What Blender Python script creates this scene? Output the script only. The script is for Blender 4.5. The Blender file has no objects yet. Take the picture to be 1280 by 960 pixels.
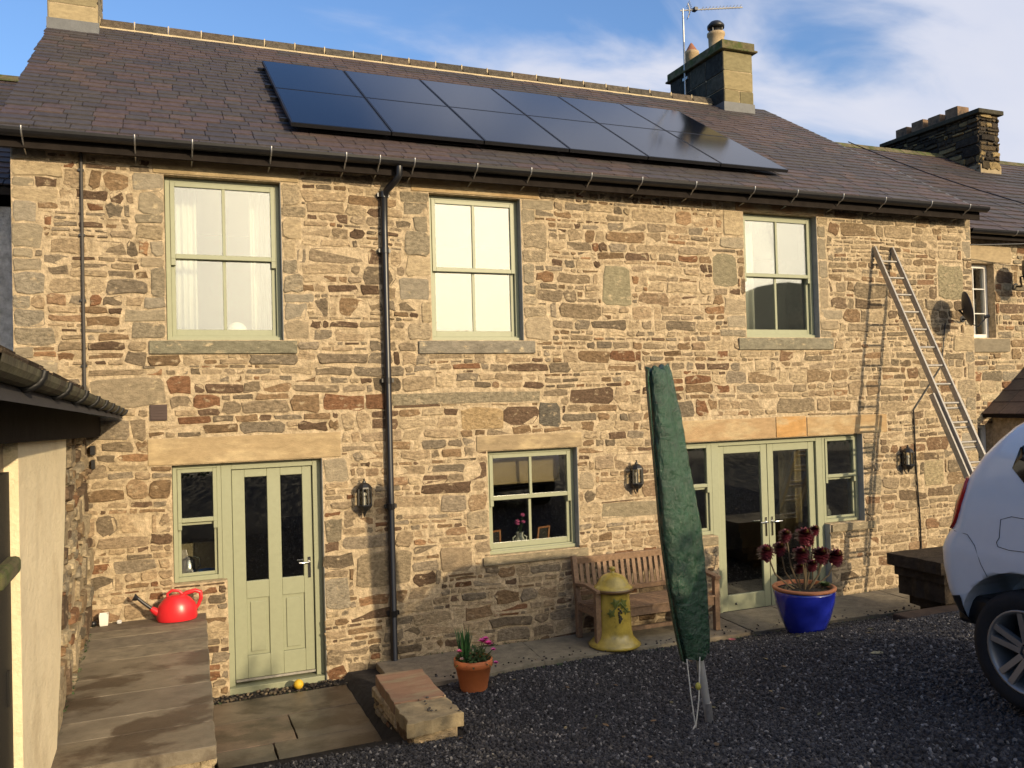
import bpy, math, random
import numpy as np
from mathutils import Vector, Matrix, noise
R = math.radians
SC = bpy.context.scene
COL = SC.collection
random.seed(7)
# ------------------------------------------------------------------ camera
def make_camera():
    f, psi, pitch, roll = 1065., R(22.26), R(1.027), R(1.555)
    fw = Vector((math.sin(psi)*math.cos(pitch), math.cos(psi)*math.cos(pitch), math.sin(pitch)))
    r = Vector((math.cos(psi), -math.sin(psi), 0)); u = r.cross(fw)
    s, c = math.sin(roll), math.cos(roll)
    Rt = c*r - s*u; U = s*r + c*u
    m = Matrix((Rt, U, -fw)).transposed().to_4x4(); m.translation = Vector((0, -8.7, 2.7))
    cd = bpy.data.cameras.new('camera'); co = bpy.data.objects.new('camera', cd); COL.objects.link(co)
    cd.sensor_width = 36; cd.lens = f/1280*36; cd.clip_end = 3000; cd.clip_start = .05
    co.matrix_world = m; SC.camera = co
make_camera()
# ------------------------------------------------------------------ light
SUNV = Vector((.38, -1, .31)).normalized()           # towards the sun
EL = math.asin(SUNV.z); AZ = math.atan2(SUNV.x, SUNV.y)
W = bpy.data.worlds.new('World'); SC.world = W; W.use_nodes = True
def world():
    nt = W.node_tree; N = nt.nodes; L = nt.links; N.clear()
    out = N.new('ShaderNodeOutputWorld'); bg = N.new('ShaderNodeBackground'); bg.inputs[1].default_value = .15
    sky = N.new('ShaderNodeTexSky'); sky.sky_type = 'NISHITA'; sky.sun_disc = False
    sky.sun_elevation = EL; sky.sun_rotation = AZ; sky.air_density = 1.3; sky.dust_density = 2.2; sky.ozone_density = 2.5
    tc = N.new('ShaderNodeTexCoord'); sep = N.new('ShaderNodeSeparateXYZ'); L.new(tc.outputs['Generated'], sep.inputs[0])
    # direction projected on a cloud layer high above
    def M(op, a, b=None, clamp=False):
        n = N.new('ShaderNodeMath'); n.operation = op; n.use_clamp = clamp
        for i, v in enumerate((a, b)):
            if v is None: continue
            if isinstance(v, (int, float)): n.inputs[i].default_value = v
            else: L.new(v, n.inputs[i])
        return n.outputs[0]
    zz = M('ADD', M('MAXIMUM', sep.outputs[2], 0.), .28)
    cb = N.new('ShaderNodeCombineXYZ'); L.new(M('DIVIDE', sep.outputs[0], zz), cb.inputs[0]); L.new(M('DIVIDE', sep.outputs[1], zz), cb.inputs[1])
    mp = N.new('ShaderNodeMapping'); L.new(cb.outputs[0], mp.inputs[0]); mp.inputs['Scale'].default_value = (1.0, 1.9, 1); mp.inputs['Rotation'].default_value = (0, 0, R(-25)); mp.inputs['Location'].default_value = (3.1, 1.7, 0)
    n1 = N.new('ShaderNodeTexNoise'); n1.inputs['Scale'].default_value = 2.0; n1.inputs['Detail'].default_value = 7; n1.inputs['Roughness'].default_value = .52; n1.inputs['Distortion'].default_value = .45
    L.new(mp.outputs[0], n1.inputs[0])
    # the bank of cloud lies towards the east (+x) and reaches round to the sun; the north-west is clear
    side = M('ADD', M('MULTIPLY', sep.outputs[0], 1.15), M('MULTIPLY', sep.outputs[1], -.62))
    val = M('ADD', M('ADD', M('MULTIPLY', n1.outputs[0], 1.5), -.25), M('MULTIPLY', side, .60))
    mr = N.new('ShaderNodeMapRange'); mr.interpolation_type = 'SMOOTHSTEP'; L.new(val, mr.inputs[0])
    mr.inputs[1].default_value = .40; mr.inputs[2].default_value = .80; mr.inputs[4].default_value = .93
    n2 = N.new('ShaderNodeTexNoise'); n2.inputs['Scale'].default_value = 3.2; n2.inputs['Detail'].default_value = 5; L.new(mp.outputs[0], n2.inputs[0])
    cr = N.new('ShaderNodeMix'); cr.data_type = 'RGBA'; L.new(n2.outputs[0], cr.inputs[0])
    cr.inputs[6].default_value = (4.1, 4.5, 5.7, 1); cr.inputs[7].default_value = (5.9, 5.8, 6.1, 1)
    # forward scattering: cloud near the sun is brighter and warmer
    dp = N.new('ShaderNodeVectorMath'); dp.operation = 'DOT_PRODUCT'; L.new(tc.outputs['Generated'], dp.inputs[0]); dp.inputs[1].default_value = SUNV
    gl = M('POWER', M('MAXIMUM', dp.outputs['Value'], 0.), 9.)
    sc = N.new('ShaderNodeVectorMath'); sc.operation = 'SCALE'; L.new(cr.outputs[2], sc.inputs[0])
    ad = N.new('ShaderNodeVectorMath'); ad.operation = 'ADD'; L.new(cr.outputs[2], ad.inputs[0])
    wc = N.new('ShaderNodeVectorMath'); wc.operation = 'SCALE'; wc.inputs[0].default_value = (26, 21, 12); L.new(gl, wc.inputs['Scale']); L.new(wc.outputs[0], ad.inputs[1])
    tint = N.new('ShaderNodeVectorMath'); tint.operation = 'MULTIPLY'; L.new(sky.outputs[0], tint.inputs[0]); tint.inputs[1].default_value = (.92, 1.12, 1.5)
    mx = N.new('ShaderNodeMix'); mx.data_type = 'RGBA'; L.new(mr.outputs[0], mx.inputs[0]); L.new(tint.outputs[0], mx.inputs[6]); L.new(ad.outputs[0], mx.inputs[7])
    L.new(mx.outputs[2], bg.inputs[0]); L.new(bg.outputs[0], out.inputs[0])
world()
sd = bpy.data.lights.new('sun', 'SUN'); sd.energy = 4.5; sd.angle = R(.55); sd.color = (1, .80, .53)
so = bpy.data.objects.new('sun', sd); COL.objects.link(so); so.location = (20, -40, 20)
so.rotation_euler = (-SUNV).to_track_quat('-Z', 'Y').to_euler()
SC.view_settings.view_transform = 'Standard'; SC.view_settings.look = 'None'; SC.view_settings.exposure = 0.0; SC.view_settings.gamma = 1

# ------------------------------------------------------------------ materials
MATS = {}
def mat(name, col, rough=.75, metal=0., var=.15, vs=9., bump=.25, bs=40., bd=.01, spec=.35, col2=None, s2=2.5, t2=(.5, .62), coat=0., stretch=None, detail=5):
    if name in MATS: return MATS[name]
    m = bpy.data.materials.new(name); m.use_nodes = True; MATS[name] = m
    nt = m.node_tree; N = nt.nodes; L = nt.links; b = N['Principled BSDF']
    b.inputs['Roughness'].default_value = rough; b.inputs['Metallic'].default_value = metal
    b.inputs['Specular IOR Level'].default_value = spec; b.inputs['Coat Weight'].default_value = coat; b.inputs['Coat Roughness'].default_value = .05
    g = N.new('ShaderNodeNewGeometry'); pos = g.outputs['Position']
    if stretch:
        mp = N.new('ShaderNodeMapping'); mp.inputs['Scale'].default_value = stretch; L.new(pos, mp.inputs[0]); pos = mp.outputs[0]
    if col == 'attr':
        a = N.new('ShaderNodeAttribute'); a.attribute_name = 'Col'; c = a.outputs['Color']
    else:
        a = N.new('ShaderNodeRGB'); a.outputs[0].default_value = (*col, 1); c = a.outputs[0]
    if col2:
        n = N.new('ShaderNodeTexNoise'); n.inputs['Scale'].default_value = s2; n.inputs['Detail'].default_value = 6; n.inputs['Roughness'].default_value = .6; L.new(pos, n.inputs[0])
        mr = N.new('ShaderNodeMapRange'); L.new(n.outputs[0], mr.inputs[0]); mr.inputs[1].default_value = t2[0]; mr.inputs[2].default_value = t2[1]
        mx = N.new('ShaderNodeMix'); mx.data_type = 'RGBA'; L.new(mr.outputs[0], mx.inputs[0]); L.new(c, mx.inputs[6]); mx.inputs[7].default_value = (*col2, 1); c = mx.outputs[2]
    if var:
        n = N.new('ShaderNodeTexNoise'); n.inputs['Scale'].default_value = vs; n.inputs['Detail'].default_value = detail; n.inputs['Roughness'].default_value = .65; L.new(pos, n.inputs[0])
        mr = N.new('ShaderNodeMapRange'); L.new(n.outputs[0], mr.inputs[0]); mr.inputs[1].default_value = .28; mr.inputs[2].default_value = .72
        mr.inputs[3].default_value = 1-var; mr.inputs[4].default_value = 1+var
        vm = N.new('ShaderNodeVectorMath'); vm.operation = 'SCALE'; L.new(c, vm.inputs[0]); L.new(mr.outputs[0], vm.inputs['Scale']); c = vm.outputs[0]
    L.new(c, b.inputs['Base Color'])
    if bump:
        n = N.new('ShaderNodeTexNoise'); n.inputs['Scale'].default_value = bs; n.inputs['Detail'].default_value = 6; n.inputs['Roughness'].default_value = .7; L.new(pos, n.inputs[0])
        bp = N.new('ShaderNodeBump'); bp.inputs['Strength'].default_value = bump; bp.inputs['Distance'].default_value = bd; L.new(n.outputs[0], bp.inputs['Height']); L.new(bp.outputs[0], b.inputs['Normal'])
    return m
def glass(name='window_glass', base=.19, top=.8, tintc=(.93, .96, .93)):
    m = bpy.data.materials.new(name); m.use_nodes = True; MATS[name] = m; nt = m.node_tree; N = nt.nodes; L = nt.links; N.clear()
    o = N.new('ShaderNodeOutputMaterial'); t = N.new('ShaderNodeBsdfTransparent'); g = N.new('ShaderNodeBsdfGlossy'); mx = N.new('ShaderNodeMixShader')
    t.inputs[0].default_value = (*tintc, 1); g.inputs['Roughness'].default_value = .015
    lw = N.new('ShaderNodeLayerWeight'); lw.inputs[0].default_value = .35
    mr = N.new('ShaderNodeMapRange'); L.new(lw.outputs['Fresnel'], mr.inputs[0]); mr.inputs[3].default_value = base; mr.inputs[4].default_value = top
    ge = N.new('ShaderNodeNewGeometry'); n = N.new('ShaderNodeTexNoise'); n.inputs['Scale'].default_value = 1.6; n.inputs['Detail'].default_value = 1; L.new(ge.outputs['Position'], n.inputs[0])
    bp = N.new('ShaderNodeBump'); bp.inputs['Strength'].default_value = .06; bp.inputs['Distance'].default_value = .02; L.new(n.outputs[0], bp.inputs['Height']); L.new(bp.outputs[0], g.inputs['Normal'])
    L.new(mr.outputs[0], mx.inputs[0]); L.new(t.outputs[0], mx.inputs[1]); L.new(g.outputs[0], mx.inputs[2]); L.new(mx.outputs[0], o.inputs[0]); return m
M_STONE = mat('rubble_stone', 'attr', .92, var=.5, vs=20, bump=1., bs=26, bd=.03, spec=.12, col2=(.43, .34, .22), s2=9, t2=(.58, .67), stretch=(1, 1, 1.6), detail=8)
M_MORT = mat('lime_mortar', (.50, .395, .26), .95, var=.42, vs=16, bump=1., bs=26, bd=.03, spec=.1, col2=(.36, .28, .175), s2=6, t2=(.52, .68))
M_DRESS = mat('dressed_sandstone', 'attr', .85, var=.22, vs=10, bump=.4, bs=60, bd=.008, spec=.2, stretch=(1, 1, 2.5))
M_QUOIN = mat('tooled_sandstone', 'attr', .9, var=.34, vs=13, bump=.8, bs=32, bd=.02, spec=.12, col2=(.46, .375, .24), s2=8, t2=(.60, .70), stretch=(1, 1, 1.8), detail=8)
M_LINT = mat('lintel_sandstone', 'attr', .88, var=.22, vs=7, bump=.55, bs=45, bd=.012, spec=.15, col2=(.44, .34, .20), s2=2.2, t2=(.48, .62), stretch=(1, 1, 2.6), detail=8)
M_DARKST = mat('sooty_stone', 'attr', .95, var=.45, vs=14, bump=.8, bs=30, bd=.03, spec=.1)
M_SLATE = mat('slate', 'attr', .62, var=.28, vs=16, bump=.35, bs=50, bd=.006, spec=.4)
M_SAGE = mat('sage_paint', (.28, .295, .195), .45, var=.05, vs=20, bump=.05, bs=90, bd=.002, spec=.4)
M_GLASS = glass(); M_BLACK = mat('black_plastic', (.012, .012, .014), .35, var=.2, bump=.04, spec=.5)
M_IRON = mat('black_iron', (.012, .012, .013), .42, var=.3, bump=.1, bs=90, bd=.003, spec=.5)
M_GALV = mat('galvanised_metal', (.42, .42, .42), .42, .75, var=.2, vs=30, bump=.05)
M_ALU = mat('aluminium', (.36, .34, .31), .5, .6, var=.2, vs=25, bump=.05)
M_CHROME = mat('polished_chrome', (.75, .75, .74), .15, 1., var=0, bump=0)
M_WHITE = mat('white_paint', (.72, .70, .64), .5, var=.06, bump=.03)
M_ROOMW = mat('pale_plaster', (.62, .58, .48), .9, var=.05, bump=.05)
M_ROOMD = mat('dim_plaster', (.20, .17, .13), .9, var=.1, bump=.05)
M_FLAG = mat('flagstone', 'attr', .8, var=.35, vs=9, bump=.6, bs=38, bd=.015, spec=.3, stretch=(1, 1.2, 1), detail=8)
M_WOOD = mat('weathered_teak', (.22, .14, .085), .7, var=.3, vs=30, bump=.25, bs=70, bd=.003, stretch=(1, 1, 1))
M_WHITEC = mat('white_cloth', (.52, .50, .44), .9, var=.04, bump=.1)

# ------------------------------------------------------------------ mesh builder
ORG = {}
class MB:
    def __init__(s): s.v = []; s.f = []; s.c = []; s.s = []
    def add(s, vs, fs, col=(.5, .5, .5), smooth=False):
        n = len(s.v); s.v += [tuple(p) for p in vs]
        for f in fs: s.f.append(tuple(i+n for i in f)); s.c.append(col); s.s.append(smooth)
    def box(s, x0, x1, y0, y1, z0, z1, col=(.5, .5, .5)):
        s.add([(x, y, z) for z in (z0, z1) for y in (y0, y1) for x in (x0, x1)],
              [(0, 2, 3, 1), (4, 5, 7, 6), (0, 1, 5, 4), (2, 6, 7, 3), (0, 4, 6, 2), (1, 3, 7, 5)], col)
    def bar(s, a, b, w, h, col=(.5, .5, .5), up=(0, 0, 1)):      # rectangular bar from a to b
        a = Vector(a); b = Vector(b); d = (b-a).normalized(); u = Vector(up)
        if abs(d.dot(u)) > .95: u = Vector((0, 1, 0))
        x = d.cross(u).normalized()*w/2; y = x.cross(d).normalized()*h/2
        s.add([p+i*x+j*y for p in (a, b) for i, j in ((-1, -1), (1, -1), (1, 1), (-1, 1))],
              [(3, 2, 1, 0), (4, 5, 6, 7), (0, 1, 5, 4), (1, 2, 6, 5), (2, 3, 7, 6), (3, 0, 4, 7)], col)
    def tube(s, pts, r, n=10, col=(.5, .5, .5), caps=True, sx=1.):
        pts = [Vector(p) for p in pts]; k = len(pts); rs = r if isinstance(r, (list, tuple)) else [r]*k
        vs = []; prev = None
        for i, p in enumerate(pts):
            d = (pts[min(i+1, k-1)]-pts[max(i-1, 0)]).normalized()
            if prev is None: x = d.cross(Vector((0, 0, 1)) if abs(d.z) < .9 else Vector((0, 1, 0))).normalized()
            else: x = (prev-d*prev.dot(d)).normalized()
            prev = x; y = d.cross(x)
            for j in range(n):
                a = 2*math.pi*j/n; vs.append(p+(x*math.cos(a)*sx+y*math.sin(a))*rs[i])
        fs = [(i*n+j, i*n+(j+1) % n, (i+1)*n+(j+1) % n, (i+1)*n+j) for i in range(k-1) for j in range(n)]
        s.add(vs, fs, col, True)
        if caps: s.add(vs[:n], [tuple(range(n))[::-1]], col); s.add(vs[-n:], [tuple(range(n))], col)
    def lathe(s, c, prof, n=24, col=(.5, .5, .5), smooth=True, rot=0., jit=0.):
        vs = []
        for k, (r, z) in enumerate(prof):
            for j in range(n):
                a = 2*math.pi*j/n+rot; q = r*(1+jit*(noise.noise((math.cos(a)*2, math.sin(a)*2, z*5+c[0])))) if jit else r
                vs.append((c[0]+q*math.cos(a), c[1]+q*math.sin(a), c[2]+z))
        fs = [(i*n+j, i*n+(j+1) % n, (i+1)*n+(j+1) % n, (i+1)*n+j) for i in range(len(prof)-1) for j in range(n)]
        s.add(vs, fs, col, smooth)
    def ball(s, c, r, n=12, col=(.5, .5, .5), sc=(1, 1, 1)):
        m = n//2; vs = [(c[0], c[1], c[2]-r*sc[2])]
        for i in range(1, m):
            t = math.pi*i/m
            for j in range(n): a = 2*math.pi*j/n; vs.append((c[0]+r*sc[0]*math.sin(t)*math.cos(a), c[1]+r*sc[1]*math.sin(t)*math.sin(a), c[2]-r*sc[2]*math.cos(t)))
        vs.append((c[0], c[1], c[2]+r*sc[2])); e = len(vs)-1
        fs = [(0, 1+(j+1) % n, 1+j) for j in range(n)] + [(1+i*n+j, 1+i*n+(j+1) % n, 1+(i+1)*n+(j+1) % n, 1+(i+1)*n+j) for i in range(m-2) for j in range(n)]
        fs += [(1+(m-2)*n+j, 1+(m-2)*n+(j+1) % n, e) for j in range(n)]
        s.add(vs, fs, col, True)
    def build(s, name, m, parent=None, kind=None, label=None, bevel=0., org=None, sub=0, solid=0.):
        me = bpy.data.meshes.new(name)
        o0 = ORG[parent.name] if parent else Vector(org if org else (0, 0, 0))
        me.from_pydata([(x-o0.x, y-o0.y, z-o0.z) for x, y, z in s.v], [], s.f)
        a = me.attributes.new('Col', 'FLOAT_COLOR', 'FACE'); arr = np.ones((len(s.c), 4), 'f'); arr[:, :3] = s.c; a.data.foreach_set('color', arr.ravel())
        me.polygons.foreach_set('use_smooth', s.s); me.materials.append(m); me.update()
        o = bpy.data.objects.new(name, me); COL.objects.link(o)
        if parent: o.parent = parent
        else: o.location = o0
        ORG[o.name] = o0.copy()
        if kind: o['kind'] = kind
        if label: o['label'] = label
        if solid: q = o.modifiers.new('solid', 'SOLIDIFY'); q.thickness = solid
        if bevel: q = o.modifiers.new('bevel', 'BEVEL'); q.width = bevel; q.segments = 2; q.limit_method = 'ANGLE'; q.angle_limit = R(50)
        if sub: q = o.modifiers.new('subsurf', 'SUBSURF'); q.levels = sub; q.render_levels = sub
        return o
def thing(name, loc, label, cat, group=None):
    o = bpy.data.objects.new(name, None); COL.objects.link(o); o.location = loc; o.empty_display_size = .2
    o['label'] = label; o['category'] = cat
    if group: o['group'] = group
    ORG[o.name] = Vector(loc); return o
def tag(o, label, cat, group=None):
    o['label'] = label; o['category'] = cat
    if group: o['group'] = group
    return o
def copy_tree(o, parent=None):
    c = o.copy(); COL.objects.link(c); c.parent = parent; ORG[c.name] = ORG[o.name].copy()
    for ch in [k for k in bpy.data.objects if k.parent == o]: copy_tree(ch, c)
    return c
# ------------------------------------------------------------------ rubble masonry
PAL = [((.37, .295, .19), 6), ((.30, .245, .165), 5), ((.255, .18, .105), 6), ((.42, .34, .22), 5), ((.15, .105, .07), 5), ((.225, .125, .07), 2), ((.275, .235, .17), 5), ((.47, .385, .25), 4), ((.20, .165, .115), 3), ((.32, .20, .11), 1)]
PALW = [p for p, w in PAL for _ in range(w)]
def rcol(rng, pal=PALW, d=.14):
    c = rng.choice(pal); k = 1+rng.uniform(-d, d); return tuple(x*k for x in c)
def pack(W_, H_, blocked, rng, sizes, cell=.02):
    nc, nr = int(W_/cell), int(H_/cell); occ = np.zeros((nr, nc), bool)
    for (a, b, c, d) in blocked:
        occ[max(0, int(round(b/cell))):max(0, int(round(d/cell))), max(0, int(round(a/cell))):max(0, int(round(c/cell)))] = True
    out = []
    for r in range(nr):
        c = 0; ltop = None
        while c < nc:
            if occ[r, c]: c += 1; continue
            e = c
            while e < nc and not occ[r, e] and (e-c)*cell < .75: e += 1
            run = e-c; h0, h1, a0, a1 = rng.choices([s[1:] for s in sizes], [s[0] for s in sizes])[0]
            h = rng.uniform(h0, h1); w = h*rng.uniform(a0, a1); w = min(w, .62)
            hc = max(2, int(round(h/cell))); wc = max(3, int(round(w/cell)))
            if run-wc < 4: wc = run if run <= wc*1.7+3 else run//2
            wc = min(wc, run)
            if ltop is not None and abs((r+hc)-ltop) <= 2 and ltop-r >= 2 and rng.random() < .75: hc = ltop-r
            hh = 1
            while hh < hc and r+hh < nr and not occ[r+hh, c:c+wc].any(): hh += 1
            # do not leave slivers under openings
            rem = 0
            while rem < 3 and r+hh+rem < nr and not occ[r+hh+rem, c:c+wc].any(): rem += 1
            if rem in (1, 2) and (r+hh+rem >= nr or occ[r+hh+rem, c:c+wc].any()): hh += rem
            occ[r:r+hh, c:c+wc] = True
            if hh >= 2 and wc >= 2: out.append((c*cell, r*cell, (c+wc)*cell, (r+hh)*cell))
            ltop = r+hh; c += wc
    return out
SZ = [(46, .05, .09, 1.5, 4.6), (38, .09, .145, 1.2, 3.6), (16, .15, .22, 1., 2.6)]
def bedded(W_, H_, blocked, rng, hs=(.09, .21), cell=.02, step=None):
    # roughly coursed rubble: bands of one, two or three beds, then small stones in whatever is left
    occ = []; out = []
    def free(r):
        return not any(r[0] < q[2]-.001 and q[0] < r[2]-.001 and r[1] < q[3]-.001 and q[1] < r[3]-.001 for q in blocked)
    z = 0.
    while z < H_-.03:
        h = rng.uniform(*hs); h = H_-z if H_-z-h < .06 else h
        x = -rng.uniform(0, .2)
        while x < W_-.02:
            cw = rng.uniform(.3, 1.1); x1 = min(x+cw, W_); x1 = W_ if W_-x1 < .12 else x1; xs0 = max(0, x)
            nb = rng.choices([1, 2, 3], [40, 53, 7])[0] if h > .12 else rng.choices([1, 2], [75, 25])[0]
            if nb == 3 and h < .16: nb = 2
            cuts = [0]+sorted(rng.uniform(.3, .7) if nb == 2 else (k+1)/nb+rng.uniform(-.07, .07) for k in range(nb-1))+[1]
            for k in range(nb):
                za, zb = z+h*cuts[k], z+h*cuts[k+1]; u = xs0; hh = zb-za
                while u < x1-.01:
                    w = min(.62, hh*rng.choice([rng.uniform(1., 2.), rng.uniform(1.6, 3.6), rng.uniform(2.5, 5)])); w = max(w, .07)
                    if x1-u-w < .07: w = x1-u
                    r = (u, za, u+w, zb)
                    if free(r): out.append(r)
                    else:
                        # clip against openings from either side, else leave to the filler
                        for q in blocked:
                            if r[0] < q[2] and q[0] < r[2] and r[1] < q[3] and q[1] < r[3]:
                                if q[0]-r[0] > .05: r = (r[0], r[1], q[0], r[3])
                                elif r[2]-q[2] > .05: r = (q[2], r[1], r[2], r[3])
                        if free(r) and r[2]-r[0] > .05: out.append(r)
                    u += w
            x = x1
        z += h
    used = list(blocked)+out
    for r in pack(W_, H_, used, rng, [(1, .05, .14, 1.5, 4)], cell):
        if r[2]-r[0] > .05: out.append(r)
    return out
def stone_mesh(mb, rect, P, rng, col, joint=.011, proud=(.004, .02), jit=.10, cut=.3, warp=.0, square=False):
    u0, v0, u1, v1 = rect; j = joint*rng.uniform(.6, 1.5); u0 += j; v0 += j*.9; u1 -= j; v1 -= j*.9
    w, h = u1-u0, v1-v0
    if w < .02 or h < .012: return False
    m = min(w, h); k = m*(.08 if square else cut)
    def q(): return k*rng.uniform(.35, 1.)
    pts = [(u0+q(), v0), ((u0+u1)/2+rng.uniform(-.2, .2)*w, v0), (u1-q(), v0), (u1, v0+q()), (u1, v1-q()), (u1-q(), v1), ((u0+u1)/2+rng.uniform(-.2, .2)*w, v1), (u0+q(), v1), (u0, v1-q()), (u0, v0+q())]
    jj = 0.004 if square else min(m*jit, .018)
    pts = [(a+rng.uniform(-jj, jj), b+rng.uniform(-jj, jj)) for a, b in pts]
    if warp: pts = [(a+warp*noise.noise((a*1.1, b*1.1, 3.3)), b+warp*noise.noise((a*.9, b*1.4, 9.1))) for a, b in pts]
    p = rng.uniform(*proud); cx = (u0+u1)/2; cy = (v0+v1)/2; ins = min(.009, m*.12)
    tx, ty = rng.uniform(-.004, .004), rng.uniform(-.004, .004)
    r0 = [P(a, b, -.02) for a, b in pts]; r1 = [P(a, b, p*.35) for a, b in pts]
    def sh(a, b):
        return (a-math.copysign(min(ins, abs(a-cx)*.5), a-cx), b-math.copysign(min(ins, abs(b-cy)*.5), b-cy))
    r2 = []
    for a, b in pts:
        a2, b2 = sh(a, b); r2.append(P(a2, b2, p+tx*(a-cx)/w*2+ty*(b-cy)/h*2+rng.uniform(-.0015, .0015)))
    n = len(pts); f = [(i, (i+1) % n, n+(i+1) % n, n+i) for i in range(n)]+[(n+i, n+(i+1) % n, 2*n+(i+1) % n, 2*n+i) for i in range(n)]+[tuple(range(2*n, 3*n))]
    mb.add(r0+r1+r2, f, col); return True
def lay(rects, P, rng, parent, m, nparts, name='stone', stuff='rubble_infill', pal=PALW, colf=None, **kw):
    rects = sorted(rects, key=lambda r: -(r[2]-r[0])*(r[3]-r[1]))
    rest = MB()
    for i, r in enumerate(rects):
        c = colf(r, rng) if colf else rcol(rng, pal)
        if i < nparts:
            b = MB()
            if stone_mesh(b, r, P, rng, c, **kw): b.build(name, m, parent)
        else: stone_mesh(rest, r, P, rng, c, **kw)
    if rest.f: rest.build(stuff, m, parent, kind='stuff')
def wall_sheet(mb, x0, x1, z0, z1, holes, y0, y1, axis='y', col=(.5, .5, .5)):
    xs = sorted({x0, x1, *[h[0] for h in holes], *[h[2] for h in holes]}); zs = sorted({z0, z1, *[h[1] for h in holes], *[h[3] for h in holes]})
    xs = [x for x in xs if x0 <= x <= x1]; zs = [z for z in zs if z0 <= z <= z1]
    def solid(i, k):
        if not (0 <= i < len(xs)-1 and 0 <= k < len(zs)-1): return False
        cx, cz = (xs[i]+xs[i+1])/2, (zs[k]+zs[k+1])/2
        return not any(h[0] < cx < h[2] and h[1] < cz < h[3] for h in holes)
    def V(x, y, z): return (x, y, z) if axis == 'y' else (y, x, z)
    def quad(*p): mb.add([V(*q) for q in p], [(0, 1, 2, 3)], col)
    for i in range(len(xs)-1):
        for k in range(len(zs)-1):
            if not solid(i, k): continue
            a, b, c, d = xs[i], xs[i+1], zs[k], zs[k+1]
            quad((a, y0, c), (b, y0, c), (b, y0, d), (a, y0, d)); quad((b, y1, c), (a, y1, c), (a, y1, d), (b, y1, d))
            if not solid(i-1, k): quad((a, y1, c), (a, y0, c), (a, y0, d), (a, y1, d))
            if not solid(i+1, k): quad((b, y0, c), (b, y1, c), (b, y1, d), (b, y0, d))
            if not solid(i, k-1): quad((a, y1, c), (b, y1, c), (b, y0, c), (a, y0, c))
            if not solid(i, k+1): quad((a, y0, d), (b, y0, d), (b, y1, d), (a, y1, d))
# ------------------------------------------------------------------ ground
def lerp_tab(t, d):
    if d <= t[0][0]: return t[0][1]
    for (a, va), (b, vb) in zip(t, t[1:]):
        if d <= b: k = (d-a)/(b-a); return va+(vb-va)*k
    return t[-1][1]
GA = [(0, -.02), (.8, 0), (1.5, .04), (2.4, .11), (3.45, .30), (5.2, .72), (8.7, 1.1), (14, 1.2), (25, 1.4), (60, 2), (140, 6), (400, 8)]
GB = [(0, 0), (.95, .0), (1.6, .16), (2.4, .42), (3.5, .62), (5.0, .77), (9, .85), (14, 1.1), (25, 1.4), (60, 2), (140, 6), (400, 8)]
def gz(x, y):
    s = min(1, max(0, (x-3.9)/1.9)); s = s*s*(3-2*s); d = -y
    z = lerp_tab(GA, d)*(1-s)+lerp_tab(GB, d)*s
    if -.9 < x < 1.62 and y > -2.1: z = min(z, -.14)
    return z+.012*noise.noise((x*1.3, y*1.3, 0))
def grid_mesh(xs, ys, f):
    mb = MB(); nx = len(xs); mb.v = [(x, y, f(x, y)) for y in ys for x in xs]
    mb.f = [(j*nx+i, j*nx+i+1, (j+1)*nx+i+1, (j+1)*nx+i) for j in range(len(ys)-1) for i in range(nx-1)]
    mb.c = [(.5, .5, .5)]*len(mb.f); mb.s = [True]*len(mb.f); return mb
xs = [-900, -400, -150, -60, -25, -10, -5]+[-3+.12*i for i in range(130)]+[13, 15, 20, 35, 80, 200, 450, 900]
ys = [-900, -400, -140, -60, -30, -20, -14, -11]+[-9+.12*i for i in range(77)]+[.6, 3, 8, 12, 30, 80, 200, 450, 900]
M_SOIL = mat('gritty_ground', (.032, .029, .028), .95, var=.4, vs=12, bump=.8, bs=55, bd=.02, spec=.2)
grid_mesh(xs, ys, gz).build('ground', M_SOIL, kind='structure')
# hills to the south, seen only in the window reflections
def hills():
    mb = MB(); n = 96; prof = []
    for i in range(n+1):
        az = R(80+200*i/n)                                   # clockwise from north
        d = math.degrees(az)
        h = 3.4+1.3*noise.noise((d*.05, 0, 0))+.5*noise.noise((d*.25, 3, 0))
        h += 3.2*max(0, min(1, (152-d)/12.))
        prof.append((az, h))
    for k, (rr, s) in enumerate(((170, 0), (260, 1), (420, .55))):
        for az, h in prof: mb.v.append((rr*math.sin(az), rr*math.cos(az), 5+s*260*math.tan(R(max(.5, h))) if s else 3))
    m = n+1
    for k in range(2):
        for i in range(n): mb.f.append((k*m+i, k*m+i+1, (k+1)*m+i+1, (k+1)*m+i)); mb.c.append((.5, .5, .5)); mb.s.append(True)
    mb.build('hills', mat('hillside', (.055, .065, .03), .95, var=.4, vs=.05, bump=0, col2=(.10, .09, .04), s2=.03), kind='structure')
hills()
# ------------------------------------------------------------------ the house
HX0, HX1, HZ = -1.23, 10.67, 5.12
T = .637; PA = math.atan(T); RY, RZ = 4.3, 5.17+.637*4.5
house = thing('stone_house', (4.7, 4, 0), 'long two-storey house of honey-brown rubble stone with sage green windows under solar panels', 'house')
HOLES = [(.04, 3.35, 1.12, 4.93), (2.66, 3.35, 3.72, 4.93), (6.74, 3.39, 7.9, 4.97), (3.25, 1.0, 4.34, 2.14),
         (.06, 1.03, 1.47, 2.16), (.54, -.12, 1.47, 1.03), (5.68, .97, 8.55, 2.12), (6.22, -.12, 7.96, .97)]
b = MB(); wall_sheet(b, HX0, HX1, -.25, HZ, HOLES, 0, .36)
b.box(HX0, HX0+.36, .361, 8.6, -.25, HZ-.02); b.box(HX1-.36, HX1, .361, 8.6, -.25, HZ-.02); b.box(HX0+.36, HX1-.36, 8.25, 8.6, -.25, HZ-.02)
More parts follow.
